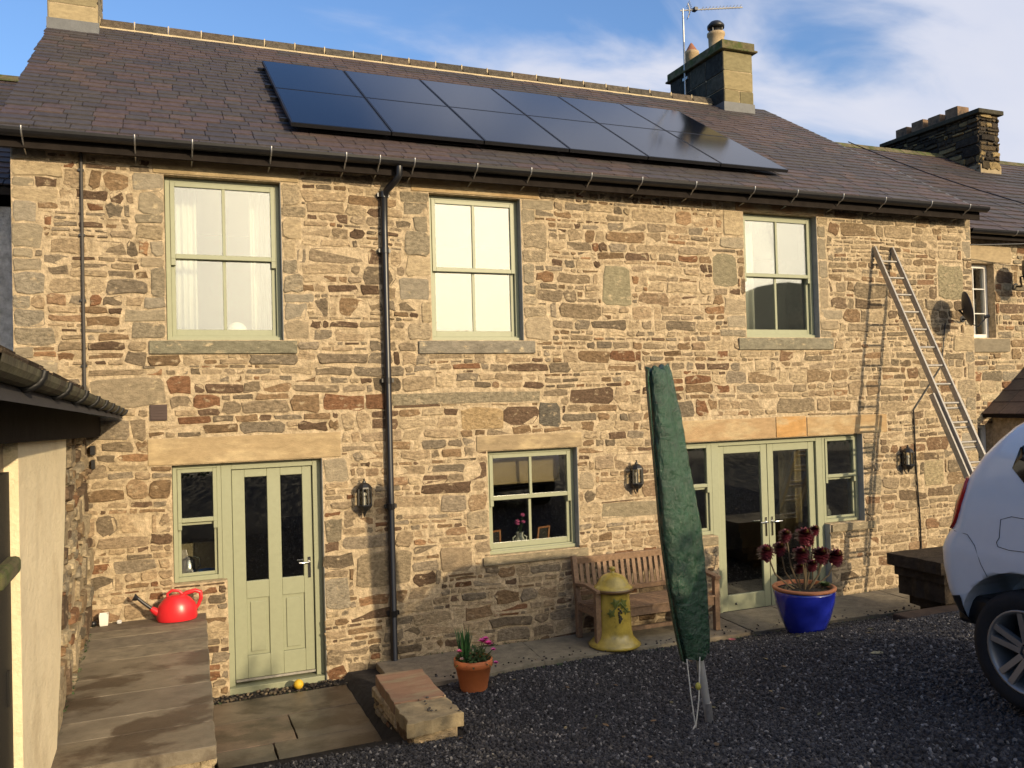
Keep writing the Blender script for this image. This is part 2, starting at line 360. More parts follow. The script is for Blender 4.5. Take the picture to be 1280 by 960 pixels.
for x0 in (HX0+.02, HX1-.3):                                   # gables
    b.add([(x, y, z) for x in (x0, x0+.28) for y, z in ((.1, HZ-.05), (8.5, HZ-.05), (RY, RZ-.12))], [(0, 1, 2), (5, 4, 3), (0, 3, 4, 1), (1, 4, 5, 2), (2, 5, 3, 0)])
b.build('wall', M_MORT, house)
b = MB()                                                        # rooms behind the openings
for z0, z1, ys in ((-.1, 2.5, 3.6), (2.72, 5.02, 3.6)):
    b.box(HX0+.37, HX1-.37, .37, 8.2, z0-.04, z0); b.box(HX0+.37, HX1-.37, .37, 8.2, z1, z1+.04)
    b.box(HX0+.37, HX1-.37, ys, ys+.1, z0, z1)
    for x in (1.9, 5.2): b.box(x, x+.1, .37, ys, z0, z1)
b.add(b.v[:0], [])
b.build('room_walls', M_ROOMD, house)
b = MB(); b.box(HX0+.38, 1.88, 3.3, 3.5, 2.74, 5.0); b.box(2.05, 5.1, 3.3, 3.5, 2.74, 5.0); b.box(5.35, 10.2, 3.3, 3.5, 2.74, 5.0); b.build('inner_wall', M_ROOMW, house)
rng = random.Random(11)
def PW(u, v, d): return (HX0+u, -d, v-.25)
def blk(a, b_, c, d, m=0.): return (a-HX0-m, b_+.25-m, c-HX0+m, d+.25+m)
ASH = [(.33, .265, .175), (.28, .235, .165), (.36, .285, .18), (.25, .21, .145), (.29, .25, .185)]
DR = []          # dressed pieces: (name, x0,z0,x1,z1,colour)
def quoins(x0, x1, z0, z1, side, name='quoin'):
    z = z0
    while z < z1-.02:
        h = min(rng.choice([rng.uniform(.08, .14), rng.uniform(.12, .2), rng.uniform(.2, .29)]), z1-z)
        if z1-z-h < .1: h = z1-z
        w = rng.choice([rng.uniform(.12, .2), rng.uniform(.18, .3), rng.uniform(.28, .42)])
        a, c = (x1-w, x1) if side < 0 else (x0, x0+w)
        DR.append((name, a, z, c, z+h, rcol(rng, ASH, .12))); z += h
for (x0, z0, x1, z1) in HOLES[:3]:
    quoins(0, x0-.004, z0, z1+.0, -1); quoins(x1+.004, 0, z0, z1, 1)
quoins(0, HX1, -.1, 5.1, -1); quoins(HX0, 0, -.1, 5.1, 1)
for x0, x1, z0, z1 in ((-.02, .056, .0, 0), ):
    pass
DR += [('lintel', -.06, 4.934, 1.3, 5.1, (.33, .25, .14)), ('lintel', 2.46, 4.934, 3.95, 5.1, (.36, .25, .13)), ('lintel', 6.62, 4.974, 8.02, 5.1, (.34, .20, .10)),
       ('window_sill', -.12, 3.215, 1.25, 3.346, (.20, .185, .13)), ('window_sill', 2.5, 3.205, 3.85, 3.346, (.23, .205, .16)), ('window_sill', 6.6, 3.235, 8.1, 3.386, (.22, .20, .145)),
       ('lintel', -.15, 2.164, 1.66, 2.42, (.36, .27, .155)), ('lintel', 3.12, 2.144, 4.4, 2.31, (.30, .23, .14)),
       ('lintel', 5.52, 2.124, 7.13, 2.385, (.37, .255, .14)), ('lintel', 7.135, 2.124, 7.62, 2.39, (.44, .255, .10)), ('lintel', 7.625, 2.124, 8.98, 2.37, (.38, .26, .135)),
       ('window_sill', 3.16, .90, 4.44, .996, (.25, .21, .14)), ('window_sill', 7.97, .865, 8.72, .966, (.25, .21, .14)), ('window_sill', 5.6, .865, 6.21, .966, (.25, .21, .14)),
       ('quoin', 1.475, 0.62, 1.72, .95, rcol(rng, ASH)), ('quoin', 1.475, 1.3, 1.66, 1.55, rcol(rng, ASH)), ('quoin', 1.475, 1.9, 1.74, 2.16, rcol(rng, ASH)),
       ('quoin', 4.345, 1.65, 4.55, 1.85, rcol(rng, ASH)), ('quoin', 3.0, 1.3, 3.245, 1.5, rcol(rng, ASH)),
       ('quoin', 8.556, 1.3, 8.86, 1.55, rcol(rng, ASH)), ('quoin', 8.556, 1.75, 8.76, 2.0, rcol(rng, ASH)),
       ('block_stone', 1.78, .80, 2.38, 1.17, (.27, .215, .14)), ('block_stone', 2.68, .86, 3.05, 1.14, (.26, .20, .13)), ('block_stone', 4.72, 3.75, 5.1, 4.22, (.25, .22, .14)),
       ('block_stone', 6.25, 4.02, 6.62, 4.42, (.23, .20, .13)), ('block_stone', 10.0, 3.92, 10.5, 4.42, (.28, .24, .15)), ('block_stone', 9.62, 1.35, 10.0, 1.72, (.34, .28, .17)),
       ('block_stone', 4.62, 1.28, 5.5, 1.47, (.25, .21, .14)), ('block_stone', 2.95, 2.38, 3.45, 2.62, (.36, .26, .14)), ('carved_stone', 3.86, 2.37, 4.14, 2.66, (.13, .115, .09)),
       ('block_stone', -.62, 2.72, .02, 3.0, (.26, .21, .14)), ('block_stone', 2.2, 2.66, 3.9, 2.80, (.26, .22, .15)), ('block_stone', 1.72, 1.72, 1.71, 1.7, (.3, .2, .1))]
blocked = [blk(*h) for h in HOLES]
PRI = {'lintel': 0, 'window_sill': 0, 'carved_stone': 1, 'block_stone': 1, 'quoin': 2}
keep = []
def clash(a, c): return a[1] < c[3]-.003 and c[1] < a[3]-.003 and a[2] < c[4]-.003 and c[2] < a[4]-.003
for d in sorted(DR, key=lambda d: PRI[d[0]]):
    if d[3] <= d[1] or any(clash(d, k) for k in keep) or any(d[1] < h[2]-.002 and h[0] < d[3]-.002 and d[2] < h[3]-.002 and h[1] < d[4]-.002 for h in HOLES): continue
    keep.append(d)
for nm, a, z0, c, z1, cc in keep:
    blocked.append(blk(a, z0, c, z1)); mb = MB()
    if nm in ('lintel', 'window_sill'):
        dd = .012 if nm == 'lintel' else .028
        mb.box(a+.004, c-.004, -dd, .3 if nm != 'lintel' else .05, z0+.003, z1-.003, cc)
        if nm == 'lintel': mb = MB(); mb.box(a+.004, c-.004, -dd, -.001, z0+.003, z1-.003, cc)
        else: mb = MB(); mb.box(a+.004, c-.004, -dd, -.001, z0+.003, z1-.003, cc)
        mb.build(nm, M_LINT if nm == 'lintel' else M_QUOIN, house, bevel=.006)
    else:
        stone_mesh(mb, blk(a, z0, c, z1), PW, rng, cc, joint=.009, proud=(.002, .011), jit=.09, cut=.2)
        if mb.f: mb.build(nm, M_STONE if nm == 'carved_stone' or rng.random() < .45 else M_QUOIN, house)
blocked.append(blk(-.14, 2.57, .05, 2.75))
rects = bedded(HX1-HX0, HZ+.25, blocked, rng)
def housecol(r, g):
    c = rcol(g); z = r[3]-.25; x = r[0]+HX0
    zn = noise.noise((x*.75+3, z*.9, 7.7))+.5*noise.noise((x*2.1, z*2.3, 1.2))
    if zn > .12 and g.random() < .55: c = tuple(c[i]*.5+(.42, .32, .20)[i]*.5 for i in range(3))
    elif zn < -.2 and g.random() < .5: c = tuple(v*.78 for v in c)
    c = (c[0]*1.0, c[1]*.95, c[2]*.93); k = .90
    if x > 6.5: c = tuple(c[i]*.72+(.31, .25, .16)[i]*.28 for i in range(3))
    return tuple(v*k for v in c)
lay(rects, PW, rng, house, M_STONE, 262, colf=housecol, warp=.03, joint=.011, proud=(.0, .013), jit=.17, cut=.3)
print('house rects', len(rects))
b = MB()                                                        # vent grille
b.box(-.12, .03, -.02, .01, 2.59, 2.74)
for i in range(5): b.box(-.112, .022, -.028, -.02, 2.603+i*.027, 2.618+i*.027)
b.build('vent_grille', mat('brown_plastic', (.06, .035, .03), .5, bump=.05), house)

# ------------------------------------------------------------------ windows and doors of the house
def ring(mb, x0, x1, z0, z1, y0, y1, w, wb=None, wt=None):
    wb = w if wb is None else wb; wt = w if wt is None else wt
    mb.box(x0, x0+w, y0, y1, z0, z1); mb.box(x1-w, x1, y0, y1, z0, z1)
    mb.box(x0+w, x1-w, y0+.001, y1-.001, z1-wt, z1); mb.box(x0+w, x1-w, y0+.001, y1-.001, z0, z0+wb)
def pane(parent, x0, x1, y, z0, z1, m=None, name='pane'):
    p = MB(); p.box(x0-.006, x1+.006, y, y+.005, z0-.006, z1+.006); return p.build(name, m or M_GLASS, parent)
def sash_window(x0, x1, z0, z1, zm, bars=True, name='window', yo=.10, label=None, horns=True):
    f = MB(); ring(f, x0, x1, z0, z1, yo, yo+.12, .045, .05, .04); f.box(x0-.0, x1, yo-.03, yo, z0, z0+.035)
    w = f.build(name, M_SAGE, house, bevel=.004, label=label)
    a, c = x0+.046, x1-.046; xm = (a+c)/2
    s = MB(); ring(s, a, c, zm-.02, z1-.041, yo-.012, yo+.03, .042, .045, .042)
    if bars: s.box(xm-.016, xm+.016, yo-.006, yo+.026, zm+.025, z1-.083)
    for sx in (a, c-.042) if horns else (): s.box(sx, sx+.042, yo-.0115, yo+.03, zm-.085, zm-.02)
    us = s.build('upper_sash', M_SAGE, w, bevel=.003)
    s = MB(); ring(s, a, c, z0+.051, zm+.012, yo+.035, yo+.07, .04, .06, .032)
    if bars: s.box(xm-.016, xm+.016, yo+.04, yo+.066, z0+.111, zm-.02)
    s.build('lower_sash', M_SAGE, w, bevel=.003)
    xs_ = [(a+.042, xm-.011), (xm+.011, c-.042)] if bars else [(a+.042, c-.042)]
    for p, q in xs_:
        pane(w, p, q, yo+.008, zm+.025, z1-.083); pane(w, p, q, yo+.05, z0+.111, zm-.02)
    return w
sash_window(.045, 1.115, 3.352, 4.926, 4.165)
sash_window(2.665, 3.715, 3.352, 4.926, 4.125, horns=False)
sash_window(6.745, 7.895, 3.392, 4.966, 4.19)
sash_window(3.255, 4.335, 1.002, 2.136, 1.61)
def sidelight(parent, x0, x1, z0, z1, zm, yo=.10):
    f = MB(); ring(f, x0, x1, z0, z1, yo, yo+.1, .04, .045, .04)
    ring(f, x0+.041, x1-.041, zm+.0, z1-.041, yo-.012, yo+.04, .035, .04, .035); ring(f, x0+.041, x1-.041, z0+.046, zm-.002, yo+.03, yo+.06, .028, .03, .03)
    for sx in (x0+.041, x1-.076): f.box(sx, sx+.035, yo-.0115, yo+.03, zm-.07, zm)
    o = f.build('side_window', M_SAGE, parent, bevel=.003)
    pane(parent, x0+.076, x1-.076, yo+.01, zm+.04, z1-.076); pane(parent, x0+.069, x1-.069, yo+.045, z0+.076, zm-.032)
M_REV = mat('grey_reveal_shade', (.27, .275, .27), .85, var=.15, vs=8, bump=.3)  # grey colour stands in for bluish skylit shade, right-hand reveals only
for x, z0, z1 in ((1.12, 3.35, 4.93), (3.72, 3.35, 4.93), (7.9, 3.39, 4.97), (4.34, 1.0, 2.14), (1.47, -.1, 2.16), (8.55, .97, 2.12), (7.96, -.1, .966)):
    r_ = MB(); r_.box(x-.005, x+.001, .002, .099, z0+.002, z1-.002); r_.build('reveal_shade', M_REV, house)
# back door with side light
f = MB(); yo = .10
for x0, x1 in ((.505, .60), (1.385, 1.465)): f.box(x0, x1, yo, yo+.12, -.03, 2.155)
f.box(.60, 1.385, yo+.001, yo+.119, 2.085, 2.154); f.box(.50, 1.47, yo-.06, yo+.12, -.11, -.031)
door_set = f.build('entrance_frame', M_SAGE, house, bevel=.004)
sidelight(door_set, .065, .504, 1.033, 2.154, 1.60)
d = MB(); yd = yo+.035; DX0, DX1 = .606, 1.379; G = [(.725, .94), (1.07, 1.285)]
xs_ = [DX0, G[0][0], G[0][1], G[1][0], G[1][1], DX1]
for i in (0, 2, 4): d.box(xs_[i], xs_[i+1], yd, yd+.045, .02, 2.08)
for a, c in G:
    d.box(a, c, yd+.0005, yd+.0445, 2.0, 2.08); d.box(a, c, yd+.0005, yd+.0445, .80, .97); d.box(a, c, yd+.0005, yd+.0445, .02, .24)
    d.box(a, c, yd+.018, yd+.03, .24, .80); d.box(a+.035, c-.035, yd+.006, yd+.018, .275, .765)
leaf = d.build('back_door', M_SAGE, door_set, bevel=.005)
for a, c in G: pane(door_set, a, c, yd+.02, .97, 2.0)
t = MB(); t.box(.61, 1.375, yd-.02, yd-.001, .0, .02); t.build('weather_bar', M_ALU, door_set)
h = MB(); h.box(1.325, 1.352, yd-.008, yd-.001, .95, 1.16); h.tube([(1.338, yd-.008, 1.11), (1.338, yd-.05, 1.11), (1.322, yd-.055, 1.11), (1.23, yd-.055, 1.112)], .009, 8); h.build('door_handle', M_CHROME, door_set)
# french doors
f = MB()
for x0, x1 in ((6.225, 6.33), (7.855, 7.955)): f.box(x0, x1, yo, yo+.12, -.06, 2.115)
f.box(6.33, 7.855, yo+.001, yo+.119, 2.05, 2.114); f.box(6.225, 7.955, yo-.06, yo+.12, -.11, -.061)
fr = f.build('french_door_frame', M_SAGE, house, bevel=.004)
sidelight(fr, 5.685, 6.224, .975, 2.115, 1.56); sidelight(fr, 7.956, 8.545, .975, 2.115, 1.56)
for a, c, hx in ((6.336, 7.088, 7.045), (7.096, 7.849, 7.14)):
    d = MB(); ring(d, a, c, -.05, 2.045, yd, yd+.045, .095, .24, .095); d.build('french_door', M_SAGE, fr, bevel=.005); pane(fr, a+.095, c-.095, yd+.02, .19, 1.95)
    h = MB(); s = -1 if hx < 7.09 else 1; h.box(hx-.013, hx+.013, yd-.008, yd-.001, .88, 1.12); h.tube([(hx, yd-.008, 1.06), (hx, yd-.05, 1.06), (hx+s*.015, yd-.055, 1.06), (hx+s*.12, yd-.055, 1.062)], .009, 8)
    h.build('door_handle', M_CHROME, fr)
h = MB(); h.lathe((6.55, yd-.004, .07), [(0.0, 0), (.014, .0)], 8); h.ball((6.55, yd, .08), .014); h.build('lock_bolt', M_BLACK, fr)

# ------------------------------------------------------------------ roof
ca, sa = math.cos(PA), math.sin(PA)
def roofpt(x, s, n, e0=(-.2, 5.17)):                             # s up the slope from the eave, n off the surface
    return (x, e0[0]+s*ca-n*sa, e0[1]+s*sa+n*ca)
RX0, RX1, SL = -1.31, 10.62, 4.5/ca
b = MB()
def slab(mb, x0, x1, s0, s1, n0, n1, e0=(-.2, 5.17), mirror=None):
    P = [roofpt(x, s, n, e0) for n in (n0, n1) for s in (s0, s1) for x in (x0, x1)]
    if mirror: P = [(x, 2*mirror-y, z) for x, y, z in P]
    mb.add(P, [(0, 2, 3, 1), (4, 5, 7, 6), (0, 1, 5, 4), (2, 6, 7, 3), (0, 4, 6, 2), (1, 3, 7, 5)])
slab(b, RX0+.01, RX1-.01, -.02, SL, -.09, -.022); slab(b, RX0+.01, RX1-.01, -.02, SL, -.09, -.0, mirror=RY)
roof = b.build('roof', mat('roof_underlay', (.03, .027, .027), .9), house)
SLC = [(.068, .050, .049), (.076, .054, .052), (.056, .047, .050), (.060, .052, .052), (.084, .060, .054), (.050, .043, .046), (.072, .052, .053), (.058, .050, .048)]
def slates(parent, x0, x1, sl, e0, nparts, rng, scol, wmin=.17, wmax=.32, ex=.165, th=.014, key=None):
    protos = []
    for i, c in enumerate(scol):
        mb = MB(); P = [(x, s, n) for n in (0, 1) for s in (-.205, .205) for x in (-.5, .5)]
        mb.add(P, [(0, 2, 3, 1), (4, 5, 7, 6), (0, 1, 5, 4), (2, 6, 7, 3), (0, 4, 6, 2), (1, 3, 7, 5)], c)
        me = bpy.data.meshes.new('slate'); me.from_pydata(mb.v, [], mb.f); a = me.attributes.new('Col', 'FLOAT_COLOR', 'FACE'); a.data.foreach_set('color', [q for _ in mb.f for q in (*c, 1)]); me.materials.append(M_SLATE); protos.append(me)
    allp = []
    nr = int(math.ceil((sl-.05)/ex))
    for r in range(nr):
        s = r*ex; x = x0-rng.uniform(0, .03); patch = 0
        while x < x1-.02:
            w = rng.uniform(wmin, wmax)
            if x+w > x1-.1: w = x1-x+rng.uniform(0, .012)
            big = noise.noise((x*.5, s*1.1, 5.)); k = rng.randrange(len(scol))
            if big > .18: k = rng.choice([2, 3, 5, 7])
            elif big < -.2: k = rng.choice([0, 1, 4, 6])
            allp.append((x+w/2+.0, s, w-.008, k, rng.uniform(-.006, .006), rng.uniform(0, .005))); x += w
    allp.sort(key=key or (lambda q: q[1]+abs(q[0]-1)*.35))
    tilt = th*2.1/.41
    rest = MB()
    for i, (x, s, w, k, ds, dn) in enumerate(allp):
        X = Vector((1, 0, 0)); S = Vector((0, ca, sa)); Nn = Vector((0, -sa, ca))
        S2 = (S-Nn*tilt).normalized(); N2 = (Nn+S*tilt).normalized()
        # shorten the top row so that it ends under the ridge
        ln = .41 if s+.41 < sl+.02 else max(.12, sl-s+.02)
        p = Vector(roofpt(x, s-.02+ds+ln/2, -.018+th+dn+.0, e0))
        M4 = Matrix(((X.x*w, S2.x*ln/.41, N2.x*th, p.x), (X.y*w, S2.y*ln/.41, N2.y*th, p.y), (X.z*w, S2.z*ln/.41, N2.z*th, p.z), (0, 0, 0, 1)))
        if i < nparts:
            o = bpy.data.objects.new('slate', protos[k]); COL.objects.link(o); o.parent = parent; o0 = ORG[parent.name]
            M4.translation -= o0; o.matrix_basis = M4
        else:
            rest.add([M4 @ Vector(v.co) for v in protos[k].vertices], [tuple(f.vertices) for f in protos[k].polygons], scol[k])
    if rest.f: rest.build('far_slates', M_SLATE, parent, kind='stuff')
slates(roof, RX0, RX1, SL, (-.2, 5.17), 298, random.Random(3), SLC)
b = MB()                                                        # ridge bedding
b.box(-.72, 9.36, RY-.135, RY+.135, RZ-.085, RZ-.045); b.build('ridge_bedding', mat('pale_mortar', (.52, .43, .28), .95, bump=.5), roof)
x = -.72; rr = random.Random(5)
while x < 9.3:
    w = .44; b = MB(); c = rcol(rr, [(.10, .085, .065), (.085, .075, .06), (.12, .095, .07)], .15)
    P = [(xx, RY+y, RZ+z) for xx in (x+.012, x+w-.012) for y, z in ((-.14, -.045), (-.065, .085), (.065, .085), (.14, -.045), (0, -.03))]
    b.add(P, [(0, 1, 2, 3, 4), (9, 8, 7, 6, 5), (0, 5, 6, 1), (1, 6, 7, 2), (2, 7, 8, 3), (3, 8, 9, 4), (4, 9, 5, 0)], c)
    b.build('ridge_tile', M_DARKST, roof); x += w
for i in range(23):
    b = MB(); b.box(-.72+i*.44-.008, -.72+i*.44+.008, RY-.085, RY+.085, RZ-.04, RZ+.092); b.build('ridge_joint', MATS['pale_mortar'], roof)
b = MB(); slab(b, RX1-.03, RX1+.012, 0, SL, -.03, .02); b.build('verge_trim', mat('lead_sheet', (.13, .135, .14), .6, bump=.3), roof)
b = MB()
for i in range(6): slab(b, 9.62+i*.14, 9.72+i*.14, 1.9-i*.17, 1.95-i*.17, .02, .035)
# gutter
def half_round(mb, a, c, r, n=9, th=.004):
    a = Vector(a); c = Vector(c)
    d = (c-a).normalized(); yv = Vector((-d.y, d.x, 0)).normalized()
    vs = []
    for p in (a, c):
        for rad in (r, r-th):
            for j in range(n): t = math.pi*j/(n-1); vs.append(p+yv*math.cos(t)*rad-Vector((0, 0, 1))*math.sin(t)*rad)
    fs = []
    for j in range(n-1):
        fs += [(j, j+1, 2*n+j+1, 2*n+j), (n+j+1, n+j, 3*n+j, 3*n+j+1), (j+1, j, n+j, n+j+1), (2*n+j, 2*n+j+1, 3*n+j+1, 3*n+j)]
    fs += [(n, 0, 2*n, 3*n), (n-1, 2*n-1, 4*n-1, 3*n-1)]
    mb.add(vs, fs, smooth=False)
    for p, o in ((a, 0), (c, 2*n)): mb.add([p]+vs[o:o+n], [(0, j+1, j+2) for j in range(n-1)]+[(0, j+2, j+1) for j in range(n-1)])
b = MB(); half_round(b, (RX0-.03, -.27, 5.17), (RX1+.05, -.27, 5.19), .066); 
gut = b.build('gutter', M_BLACK, house)
b = MB(); b.box(RX0, RX1, -.2, -.17, 5.03, 5.15); b.box(RX0, RX1, -.17, .0, 5.118, 5.135); b.build('fascia', mat('dark_timber', (.02, .016, .014), .9, var=.3, spec=.1), house)
for gx in (-1.1, -.2, .29, 1.0, 1.72, 2.06, 2.42, 3.1, 3.72, 4.45, 5.1, 5.83, 6.67, 7.32, 8.05, 8.76, 9.57, 10.28):
    b = MB(); z = 5.17+(gx+1.3)*.0017
    pts = [(gx, -.27-.069*math.cos(t), z-.069*math.sin(t)) for t in [math.pi*i/8 for i in range(9)]]
    b.tube([(gx, -.339, z+.012)]+pts[:6], .008, 6); b.tube([(gx, -.272, z-.07), (gx, -.2, z-.12), (gx, -.012, z-.155)], .007, 6)
    b.build('gutter_bracket', M_GALV, gut)
b = MB(); b.tube([(2.27, -.27, 5.11), (2.27, -.27, 5.02), (2.24, -.24, 4.97), (2.18, -.09, 4.90), (2.16, -.052, 4.82), (2.155, -.052, 4.5), (2.15, -.052, .02), (2.16, -.11, -.03), (2.19, -.16, -.06)], .036, 14)
dp = b.build('downpipe', M_BLACK, house)
for z in (4.83, 4.25, 2.9, 1.6, .5):
    b = MB(); b.tube([(2.152, -.052, z), (2.152, -.052, z+.06)], .044, 14); b.box(2.09, 2.215, -.05, -.0, z+.01, z+.05); b.build('pipe_collar', M_BLACK, dp)
b = MB(); b.tube([(-.66, -.03, 5.08), (-.665, -.03, 2.84)], .014, 8); tp = b.build('conduit', mat('dark_grey_plastic', (.06, .055, .05), .6, bump=.05), house)
b = MB()
for z in (4.9, 4.3, 3.7, 3.1): b.box(-.69, -.64, -.035, -.0, z, z+.02)
b.build('conduit_clips', M_BLACK, tp)
# ------------------------------------------------------------------ chimneys
def chimney(parent, x0, x1, y0, y1, z0, z1, pal, m, seed, courses=.3, side=None, nparts=60):
    rg = random.Random(seed); b = MB(); b.box(x0+.01, x1-.01, y0+.01, y1-.01, z0-.5, z1-.02, (.30, .25, .17) if m is not M_DARKST else (.05, .045, .04))
    ch = b.build('chimney', M_DARKST if m is M_DARKST else M_MORT, parent)
    faces = [(x1-x0, lambda u, v, d: (x0+u, y0-d+.01, z0+v)), (y1-y0, lambda u, v, d: (x0-d+.01, y1-u, z0+v)), (y1-y0, lambda u, v, d: (x1+d-.01, y0+u, z0+v))]
    pal0, m0 = pal, m
    for k, (w, P) in enumerate(faces):
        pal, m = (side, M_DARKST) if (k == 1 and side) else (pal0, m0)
        if courses:
            rects = []; v = 0
            while v < z1-z0-.02:
                h = min(courses*rg.uniform(.85, 1.15), z1-z0-v); h = z1-z0-v if z1-z0-v-h < .1 else h; u = 0
                ws = [w] if (w < .8 and rg.random() < .6) else None
                while u < w-.01:
                    ww = min((ws[0] if ws else rg.uniform(.28, .6)), w-u); ww = w-u if w-u-ww < .15 else ww
                    rects.append((u, v, u+ww, v+h)); u += ww
                v += h
            lay(rects, P, rg, ch, m, 40, pal=pal, square=True, joint=.006, proud=(.008, .014))
        else:
            lay(bedded(w, z1-z0, [], rg, (.1, .26)), P, rg, ch, m, nparts, pal=pal, joint=.012, proud=(.01, .05), jit=.16)
    return ch
c1 = chimney(house, -1.31, -.72, 3.78, 4.9, 7.5, 9.3, [(.27, .225, .13), (.24, .20, .12), (.30, .24, .14)], M_DRESS, 21)
b = MB(); b.box(-1.325, -.705, 3.762, 4.92, 7.5, 7.86); b.build('chimney_flashing', MATS['lead_sheet'], c1)
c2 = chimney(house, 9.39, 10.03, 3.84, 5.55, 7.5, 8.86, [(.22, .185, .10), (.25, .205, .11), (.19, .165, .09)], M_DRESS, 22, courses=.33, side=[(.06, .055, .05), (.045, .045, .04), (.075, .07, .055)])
b = MB(); b.box(9.375, 10.045, 3.825, 5.56, 7.5, 7.93); b.build('chimney_flashing', MATS['lead_sheet'], c2)
M_MOSS = mat('mossy_stone', (.13, .11, .06), .95, var=.4, bump=.8, bs=30, col2=(.07, .085, .025), s2=6, t2=(.45, .6))
b = MB(); b.box(9.32, 10.1, 3.76, 5.63, 8.861, 8.90); b.box(9.35, 10.06, 3.8, 5.6, 8.901, 9.04); b.build('chimney_cap', M_MOSS, c2, bevel=.012)
M_POT = mat('buff_clay', (.42, .31, .18), .8, var=.2, bump=.3)
b = MB(); b.lathe((9.68, 5.22, 9.03), [(.10, 0), (.12, .02), (.13, .28), (.145, .30), (.145, .36), (.12, .36)], 18); pot = b.build('chimney_pot', M_POT, c2)
b = MB(); b.lathe((9.68, 5.22, 9.38), [(.13, 0), (.09, .07), (.03, .17), (0, .2)], 16)
b.build('pot_terminal', mat('terracotta_red', (.28, .12, .07), .8), c2)
b = MB(); b.lathe((9.68, 4.42, 9.03), [(.12, 0), (.15, .02), (.155, .12), (.14, .14), (.145, .33), (.165, .35), (.165, .40), (.13, .41)], 20); b.build('chimney_pot', M_POT, c2)
b = MB(); b.lathe((9.68, 4.42, 9.43), [(.115, 0), (.115, .09), (.02, .09)], 16, (.5, .5, .5)); b.lathe((9.68, 4.42, 9.52), [(.0, .13), (.10, .12), (.155, .06), (.16, .05), (.155, -.0), (.0, 0.)], 18)
for a in range(4): b.bar((9.68+.12*math.cos(a*1.57+.5), 4.42+.12*math.sin(a*1.57+.5), 9.42), (9.68+.13*math.cos(a*1.57+.5), 4.42+.13*math.sin(a*1.57+.5), 9.56), .02, .012)
b.build('flue_cowl', M_IRON, c2)
# ------------------------------------------------------------------ solar panels
sol = thing('solar_array', roofpt(4.5, .4, .0), 'black solar panel array in two rows of six on the slate roof', 'solar panels')
M_PV = mat('solar_glass', (.004, .005, .010), .11, var=.1, bump=0, spec=.32)
M_PVF = mat('anodised_black', (.01, .01, .012), .4, bump=0)
s0, pl, pw = .66, 1.49, 1.075
for r in range(2):
    for i in range(6):
        xa = 1.28+i*pw; sa_ = s0+r*(pl+.012); b = MB()
        def rp(x, s, n): return roofpt(x, s, n)
        P = [rp(x, s, n) for n in (.095, .135) for s in (sa_, sa_+pl) for x in (xa, xa+pw-.014)]
        b.add(P, [(0, 2, 3, 1), (0, 1, 5, 4), (2, 6, 7, 3), (0, 4, 6, 2), (1, 3, 7, 5), (4, 5, 7, 6)]); fr_ = b.build('solar_panel', M_PVF, sol)
        b = MB(); b.add([rp(x, s, .1365) for s in (sa_+.018, sa_+pl-.018) for x in (xa+.018, xa+pw-.032)], [(0, 1, 3, 2)]); b.build('cell_face', M_PV, fr_)
for s in (s0+.3, s0+1.2, s0+1.8, s0+2.7):
    b = MB(); P = [roofpt(x, q, n) for n in (.055, .094) for q in (s, s+.04) for x in (1.2, 7.78)]
    b.add(P, [(0, 2, 3, 1), (0, 1, 5, 4), (2, 6, 7, 3), (0, 4, 6, 2), (1, 3, 7, 5), (4, 5, 7, 6)]); b.build('mounting_rail', M_ALU if 0 else M_PVF, sol)
b = MB()
for x in [1.5+i*1.05 for i in range(7)]:
    for s in (s0+.32, s0+1.82): P = [roofpt(xx, q, n) for n in (-.01, .056) for q in (s, s+.05) for xx in (x, x+.04)]; b.add(P, [(0, 2, 3, 1), (0, 1, 5, 4), (2, 6, 7, 3), (0, 4, 6, 2), (1, 3, 7, 5), (4, 5, 7, 6)])
b.build('roof_hooks', M_PVF, sol)
# ------------------------------------------------------------------ aerial
ae = thing('tv_aerial', (9.36, 5.0, 8.5), 'silver television aerial on a tall mast strapped to the house chimney', 'aerial')
b = MB(); b.tube([(9.36, 5.0, 8.1), (9.36, 5.0, 10.1)], .019, 8); b.build('mast', M_GALV, ae)
b = MB(); b.bar((9.355, 5.0, 8.75), (9.40, 5.0, 8.75), .16, .05); b.bar((9.355, 5.0, 8.3), (9.40, 5.0, 8.3), .16, .05); b.build('bracket', M_GALV, ae)
ad = Vector((.93, -.37, .03)).normalized(); a0 = Vector((9.36, 5.0, 10.07)); pe = Vector((.37, .93, 0))
b = MB(); b.bar(a0-ad*.05, a0+ad*1.15, .02, .02); b.build('boom', M_ALU, ae)
b = MB()
for i in range(12): p = a0+ad*(.38+i*.066)+Vector((0, 0, .015)); b.tube([p-pe*.09, p+pe*.09], .004, 5); b.tube([p-Vector((0, 0, .0)), p+Vector((0, 0, .03))], .004, 4)
b.build('director', M_ALU, ae)
b = MB()
p = a0+ad*.14
for k in (-1, 1):
    for j in range(4): q = p+Vector((0, 0, k*(.02+j*.035)))+ad*(.03*k*.0-j*.012); b.tube([q-pe*.14, q+pe*.14], .005, 5)
    b.bar(p, p+Vector((0, 0, k*.14))-ad*.04, .015, .01)
b.build('reflector', M_ALU, ae)
b = MB(); b.box(p.x+.05, p.x+.12, p.y-.09, p.y+.02, p.z-.02, p.z+.04); b.build('junction_box', M_BLACK, ae)
